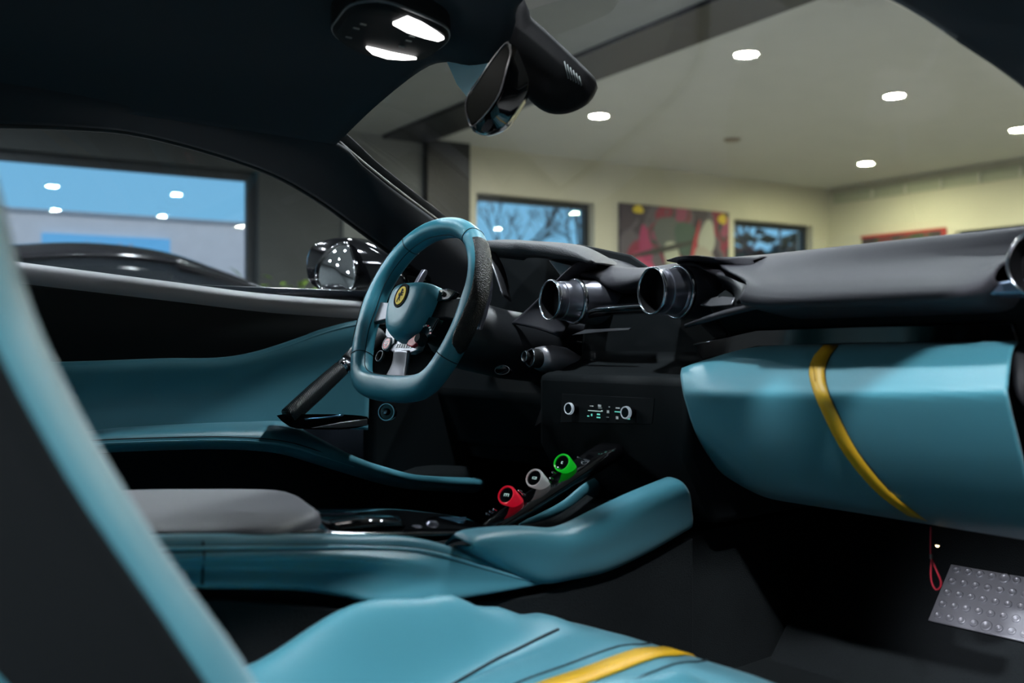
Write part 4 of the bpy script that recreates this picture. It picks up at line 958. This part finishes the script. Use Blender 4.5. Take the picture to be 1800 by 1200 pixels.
# flying buttress that climbs from the console to the dash, passenger side
tp_px = [(820, 952), (832, 943), (870, 937), (930, 934), (985, 937), (1020, 927), (1070, 902), (1130, 873), (1195, 846)]
tb_px = [(822, 960), (850, 976), (890, 995), (930, 1012), (965, 1021), (1010, 1014), (1070, 1000), (1140, 968), (1215, 925)]
tp = [PY(x, y, -.158) for x, y in tp_px]; tb = [PY(x, y, -.150) for x, y in tb_px]
patch('buttress', [[p + V((.0, .05, -.015)) for p in tp], [p + V((.0, .028, .002)) for p in tp], tp, [a.lerp(b, .2) + V((0, -.012, 0)) for a, b in zip(tp, tb)], [a.lerp(b, .55) + V((0, -.010, 0)) for a, b in zip(tp, tb)], tb, [p + V((0, .03, -.005)) for p in tb]], BLUE, con, nu=50, nv=36, thick=.004)
# far buttress seen from inside
fp = [(914, 921), (950, 902), (990, 878), (1030, 847), (1062, 836), (1052, 850), (1030, 874), (1000, 895), (960, 910)]
patch('far_buttress', [[PY(x, y, .09) for x, y in ((912, 921), (950, 903), (990, 879), (1030, 847), (1062, 836))], [PY(x, y, .085) for x, y in ((916, 922), (962, 909), (1002, 894), (1035, 866), (1064, 842))], [PY(x, y, .11) for x, y in ((918, 925), (966, 916), (1010, 902), (1045, 880), (1070, 860))]], BLUE, con, nu=20, nv=8, thick=.008)
# storage tray between the buttresses
patch('tray', [[V((x, y, z + 1.6 * (y + .02) ** 2)) for y in (-.12, -.06, 0, .06)] for x, z in ((-.16, .415), (-.05, .405), (.06, .41), (.14, .44))], BLACK, con, nu=14, nv=14, thick=.004)
# bridge with three buttons
b0, b1 = PY(845, 925, .012), PY(1045, 795, .012)
bd_ = (b1 - b0).normalized(); bu = V((0, 1, 0)); bw = bd_.cross(bu); bw = -bw if bw.z < 0 else bw
br = loft('button_bridge', [[b0.lerp(b1, t) + bu * (c * wd) + bw * (s_ * hh - .014) for c, s_ in ((-1, -.6), (-1, .4), (-.8, 1), (0, 1.1), (.8, 1), (1, .4), (1, -.6), (0, -1))] for t, wd, hh in ((-.05, .012, .004), (.05, .02, .008), (.3, .026, .010), (.7, .028, .010), (1.0, .03, .012), (1.15, .03, .012))], GLOSS, con, n=24, steps=20)
ax_b = V((-.80, -.18, .42)).normalized()
for (px, py), m_, nm in (((889, 869), REDGLOW, 'red ringed reverse button'), ((938, 839), WHITEGLOW, 'white ringed button'), ((987, 812), GREENGLOW, 'green ringed button')):
    c = PY(px, py, .012)
    b = lathe('console_button', c, ax_b, [(.0125, -.001), (.0150, .0), (.0160, -.003), (.0150, -.010), (.0125, -.024), (.010, -.036)], m_, con, seg=32)
    b['label'] = nm
    lathe('button_face', c, ax_b, [(.0, -.0025), (.0122, -.0025), (.0128, -.0005), (.013, -.006)], GLOSS, b, seg=30)
    aa, uu, vv = frame(ax_b)
    if nm.startswith('red'): strokes = [(-.004, 0, .001, .004), (0, 0, .001, .004), (.004, 0, .001, .004), (0, .002, .009, .0008)]
    elif nm.startswith('white'): strokes = [(-.003, 0, .0012, .004), (.001, .0015, .004, .001), (.001, -.0015, .004, .001), (.004, 0, .001, .004)]
    else: strokes = [(0, .0015, .003, .001), (-.001, 0, .001, .004), (0, -.0015, .003, .001)]
    for x, y, w_, h_ in strokes:
        box('button_symbol', c + uu * x + vv * y - ax_b * .0018, (w_, h_, .0006), MARK, b, ex=uu, ey=vv, ez=aa)
for px, py in ((856, 903), (862, 899), (868, 896), (964, 846), (968, 840), (913, 862), (919, 868), (982, 822), (972, 830)):
    lathe('indicator_stud', PY(px, py, .01), ax_b, [(.0, .002), (.0018, .0015), (.002, -.006)], CHROME, con, seg=10)
# lower centre stack sides, cup rim details
prism('stack_edge_trim', [PY(962, 697, .20), PY(965, 697, .20), PY(948, 742, .20), PY(940, 748, .20), (PY(950, 720, .20))], V((.004, 0, 0)), mat('trim_dim', (.10, .105, .115), .4), con, bevel=0)
tube('stack_line', [PY(1015, 803, -.02), PY(1027, 810, -.02)], .0012, SILVER, con, seg=6)

# ================================================================== PASSENGER SEAT
def lerp_tab(tab, x):
    if x <= tab[0][0]: return tab[0][1]
    for (a, b), (c, d) in zip(tab, tab[1:]):
        if x <= c:
            t = (x - a) / (c - a); t = t * t * (3 - 2 * t); return b + (d - b) * t
    return tab[-1][1]
ZC = [(-.85, .29), (-.5, .318), (-.3, .335), (-.18, .340), (-.12, .332), (-.075, .30), (-.05, .24), (-.045, .18)]
HB = [(-.85, .055), (-.62, .062), (-.47, .100), (-.36, .078), (-.28, .046), (-.2, .018), (-.1, .0)]
def cz(x, y):
    z = lerp_tab(ZC, x)
    for yc_, wd in ((-.195, .062), (-.565, .062)):
        d = abs(y - yc_) / wd
        if d < 1: z += lerp_tab(HB, x) * (math.cos(math.pi * d) * .5 + .5)
    inn = lerp_tab([(-.85, 1), (-.1, 1)], x)
    e = max(0, -.155 + .0 - (-y) * -1) if False else 0
    for ye, sgn in ((-.150, 1), (-.610, -1)):
        o_ = (y - ye) * sgn
        if o_ > 0: z -= min(.2, 40 * o_ * o_)
    fd = min(1, max(0, (-.24 - x) / .16))
    z -= .008 * math.exp(-((y + .262) / .010) ** 2) * fd
    z -= .008 * math.exp(-((y + .498) / .010) ** 2) * fd
    for yl in (-.325, -.415):
        z -= .003 * math.exp(-((y - yl) / .006) ** 2) * fd
    return z
seat = thing('passenger_seat', (-.5, -.38, .15), 'teal blue leather passenger seat with yellow centre stripe', 'seat')
xs = [-.86 + .02 * i for i in range(38)] + [-.095, -.085, -.075, -.065, -.057, -.05, -.046]
xs = sorted(set(round(x, 3) for x in xs if x <= -.046))
ys = [-.105 - .0065 * j for j in range(86)]
vs = []
for x in xs:
    for y in ys:
        fx = x
        yq = (y + .38) / .27
        fx = x - (.10 * max(0, abs(yq) - .35) ** 1.5 if x > -.4 else 0) * ((x + .4) / .35 if x > -.4 else 0)
        vs.append(V((fx, y, cz(x, y))))
cu = obj('cushion', vs, grid_faces(len(xs), len(ys)), BLUE, seat)
cub = bvh_of(cu)
box('cushion_base', (-.46, -.38, .20), (.78, .46, .14), BLEATHER, seat, bevel=.03)
def on_seat(pts, name, r, m_, lift=.0005):
    P = [V((p.x, p.y, 0)) for p in spline([V((a, b, 0)) for a, b in pts], 40)]
    out = []
    for p in P:
        h = cub.ray_cast(V((p.x, p.y, 1.0)), V((0, 0, -1)))
        if h[0] is not None: out.append(h[0] + V((0, 0, lift)))
    if len(out) > 3: tube(name, out, r, m_, seat, seg=6)
    return out
on_seat([(-.8, -.262), (-.45, -.262), (-.30, -.25), (-.2, -.235)], 'bolster_seam', .0022, SEAMD)
on_seat([(-.8, -.498), (-.45, -.498), (-.2, -.505)], 'bolster_seam', .0022, SEAMD)
for y in (-.325, -.415):
    on_seat([(-.8, y), (-.4, y), (-.12, y)], 'insert_seam', .0016, SEAMD)
rows = []
for i in range(60):
    x = -.82 + i * (.77 / 59)
    r_ = []
    for y in (-.388, -.370, -.352):
        h = cub.ray_cast(V((x, y, 1.0)), V((0, 0, -1)))
        if h[0] is not None: r_.append(h[0] + V((0, 0, .0025)))
    if len(r_) == 3: rows.append(r_)
ys_ = obj('yellow_stripe', [p for r in rows for p in r], grid_faces(len(rows), 3), YELLOW, seat, solid=.003)
# backrest: one lofted body with forward bolsters on both sides
XF = [(.28, -.70), (.40, -.735), (.49, -.778), (.61, -.855), (.70, -.905), (.77, -.930), (.86, -.945), (.95, -.975), (1.02, -1.01)]
def xf(z):
    for (a, b), (c, d) in zip(XF, XF[1:]):
        if z <= c: return b + (d - b) * (z - a) / (c - a)
    return XF[-1][1]
secs = []
for z, wsc in ((.26, .98), (.34, 1), (.42, 1), (.50, 1), (.58, 1), (.66, 1), (.74, 1), (.82, .98), (.90, .93), (.97, .82), (1.01, .7), (1.03, .55)):
    x0 = xf(z) if z > .28 else -.70
    b = lerp_tab([(.26, .06), (.6, .09), (.8, .07), (.95, .02)], z)
    pts = [(-.37, b), (-.46, b), (-.505, b * .75), (-.532, .01), (-.550, .0), (-.572, .006), (-.598, .035), (-.612, .10), (-.600, .2), (-.37, .26), (-.14, .2), (-.128, .10), (-.142, .035), (-.168, .006), (-.19, .0), (-.208, .01), (-.235, b * .75), (-.28, b)]
    secs.append([V((x0 - dx, -.37 + (y + .37) * wsc, z)) for y, dx in pts])
loft('backrest', secs, BLUE, seat, n=54, steps=44)
# black side panel covering the outer flank behind the bolster's teal edge
for s_, nm in ((-1, 'outer'), (1, 'inner')):
    patch('side_panel', [[V((xf(z) - dx, -.37 + s_ * (.246 if dx > .07 else .238), z)) for z in (.26, .35, .45, .55, .65, .75, .85, .93)] for dx in (.040, .07, .14, .30)], BLACK, seat, nu=30, nv=12, thick=.006)
# black outer shell on the back
loft('back_shell', [[V((xf(z) - .16 - .06 * k, -.37 + s * .235 * q, z)) for s, q, k in ((-1, 1, 0), (-1, .9, 1), (0, 1, 1.4), (1, .9, 1), (1, 1, 0), (0, 1, .3))] for z, q in ((.24, .9), (.4, 1.04), (.6, 1.06), (.8, 1.05), (.95, .8))], BLEATHER, seat, n=24, steps=16)
loft('headrest', [[V((-1.01 - .05 * math.cos(t) * q, -.37 + .13 * math.sin(t) * q, z)) for t in [2 * math.pi * j / 16 for j in range(16)]] for z, q in ((1.0, .75), (1.03, .95), (1.08, 1.0), (1.115, .8), (1.125, .4))], BLUE, seat, steps=14)

# driver's seat: the same seat on the other side of the console
ds = seat.copy(); sc.collection.objects.link(ds); ds.location = seat.location + V((-.02, .75, 0))
ds['label'] = 'teal blue leather driver seat beyond the centre console'
for ch in [o for o in sc.objects if o.parent == seat]:
    c = ch.copy(); sc.collection.objects.link(c); c.parent = ds; c.matrix_parent_inverse = Matrix.Translation(-seat.location)
for o in (seat, ds): o['group'] = 'front seats'
ds.name = 'driver_seat'

# ================================================================== FOOTREST PLATE AND CORD
f0 = PX(1632, 1092, .52); f1 = PX(1656, 990, .60)
fy = V((0, -1, 0)); fu = (f1 - f0); fu.y = 0; fL = fu.length; fu.normalize(); fn = fy.cross(fu); fn = -fn if fn.x > 0 else fn
fr_ = thing('footrest_plate', f0, 'studded aluminium footrest plate in the dark passenger footwell', 'footrest')
FWD = .285
prism('plate', [f0 + fu * .0, f0 + fu * fL, f0 + fu * fL + fy * FWD, f0 + fy * FWD], fn * .004, ALU, fr_, bevel=.0015)
stud = None
nrow, ncol = 5, 14
aa, uu, vv = frame(fn)
def stud_mesh(r, big=False):
    prof = [(r, .0), (r * .95, .0022), (r * .72, .0030), (r * .55, .0015), (r * .35, .0006), (0.0, .0004)]
    S = 16; vs = []
    for rr, h in prof:
        for j in range(S):
            t = 2 * math.pi * j / S; vs.append(aa * h + uu * math.cos(t) * rr + vv * math.sin(t) * rr)
    me = bpy.data.meshes.new('stud'); me.from_pydata([tuple(v) for v in vs], [], grid_faces(len(prof), S, wrap_c=True)); me.materials.append(ALU)
    me.polygons.foreach_set('use_smooth', [True] * len(me.polygons)); return me
sm_, sm_b = stud_mesh(.0068), stud_mesh(.0098)
for i in range(nrow):
    for j in range(ncol):
        big = (j in (4, 10)) and i in (0, 4)
        p = f0 + fu * (fL * (i + .55) / nrow) + fy * (.014 + j * .0198) + fn * .004
        o = bpy.data.objects.new('stud', sm_b if big else sm_); sc.collection.objects.link(o)
        o.parent = fr_; o.location = p - fr_.location
co = thing('pull_cord', PX(1636, 935, .30), 'thin red cord hanging below the glovebox', 'cord')
tube('cord', [PX(1636, 925, .30), PX(1636, 955, .30), PX(1637, 978, .30), PX(1645, 1000, .30), PX(1654, 1022, .30), PX(1652, 1033, .30), PX(1645, 1036, .30), PX(1638, 1024, .30), PX(1636, 1005, .30), PX(1638, 978, .302)], .0013, CORD, co, n=40, seg=6)
lathe('knot', PX(1637, 978, .30), (0, 0, 1), [(.0, -.004), (.0022, -.003), (.0024, .003), (.0, .004)], mat('cord_knot', (.12, .13, .13), .6), co, seg=10)

flp = PX(1648, 957, .36)
fl = thing('footwell_lamp', flp, 'tiny warm courtesy lamp glowing under the glovebox', 'lamp')
lathe('lamp_lens', flp, (-.3, 0, -1), [(.0, .004), (.0022, .003), (.003, .0)], mat('lit_footwell_lens', (1, .8, .5), .4, emit=(1, .75, .4), es=6.0), fl, seg=14)
lathe('lamp_bezel', flp, (-.3, 0, -1), [(.003, -.002), (.0045, -.002), (.0045, .001), (.003, .001)], RUBBER, fl, seg=14)
fld = bpy.data.lights.new('footwell_lamp_light', 'SPOT'); fld.energy = 1.2; fld.spot_size = 2.0; fld.spot_blend = .9; fld.color = (.95, .95, 1.0); fld.shadow_soft_size = .01
flo = bpy.data.objects.new('footwell_lamp_light', fld); sc.collection.objects.link(flo); flo.location = flp + V((-.02, -.0, -.03)); flo.rotation_euler = V((.21, -.05, -.14)).to_track_quat('-Z', 'Y').to_euler(); flo.parent = fl; flo.matrix_parent_inverse = Matrix.Translation(-fl.location)
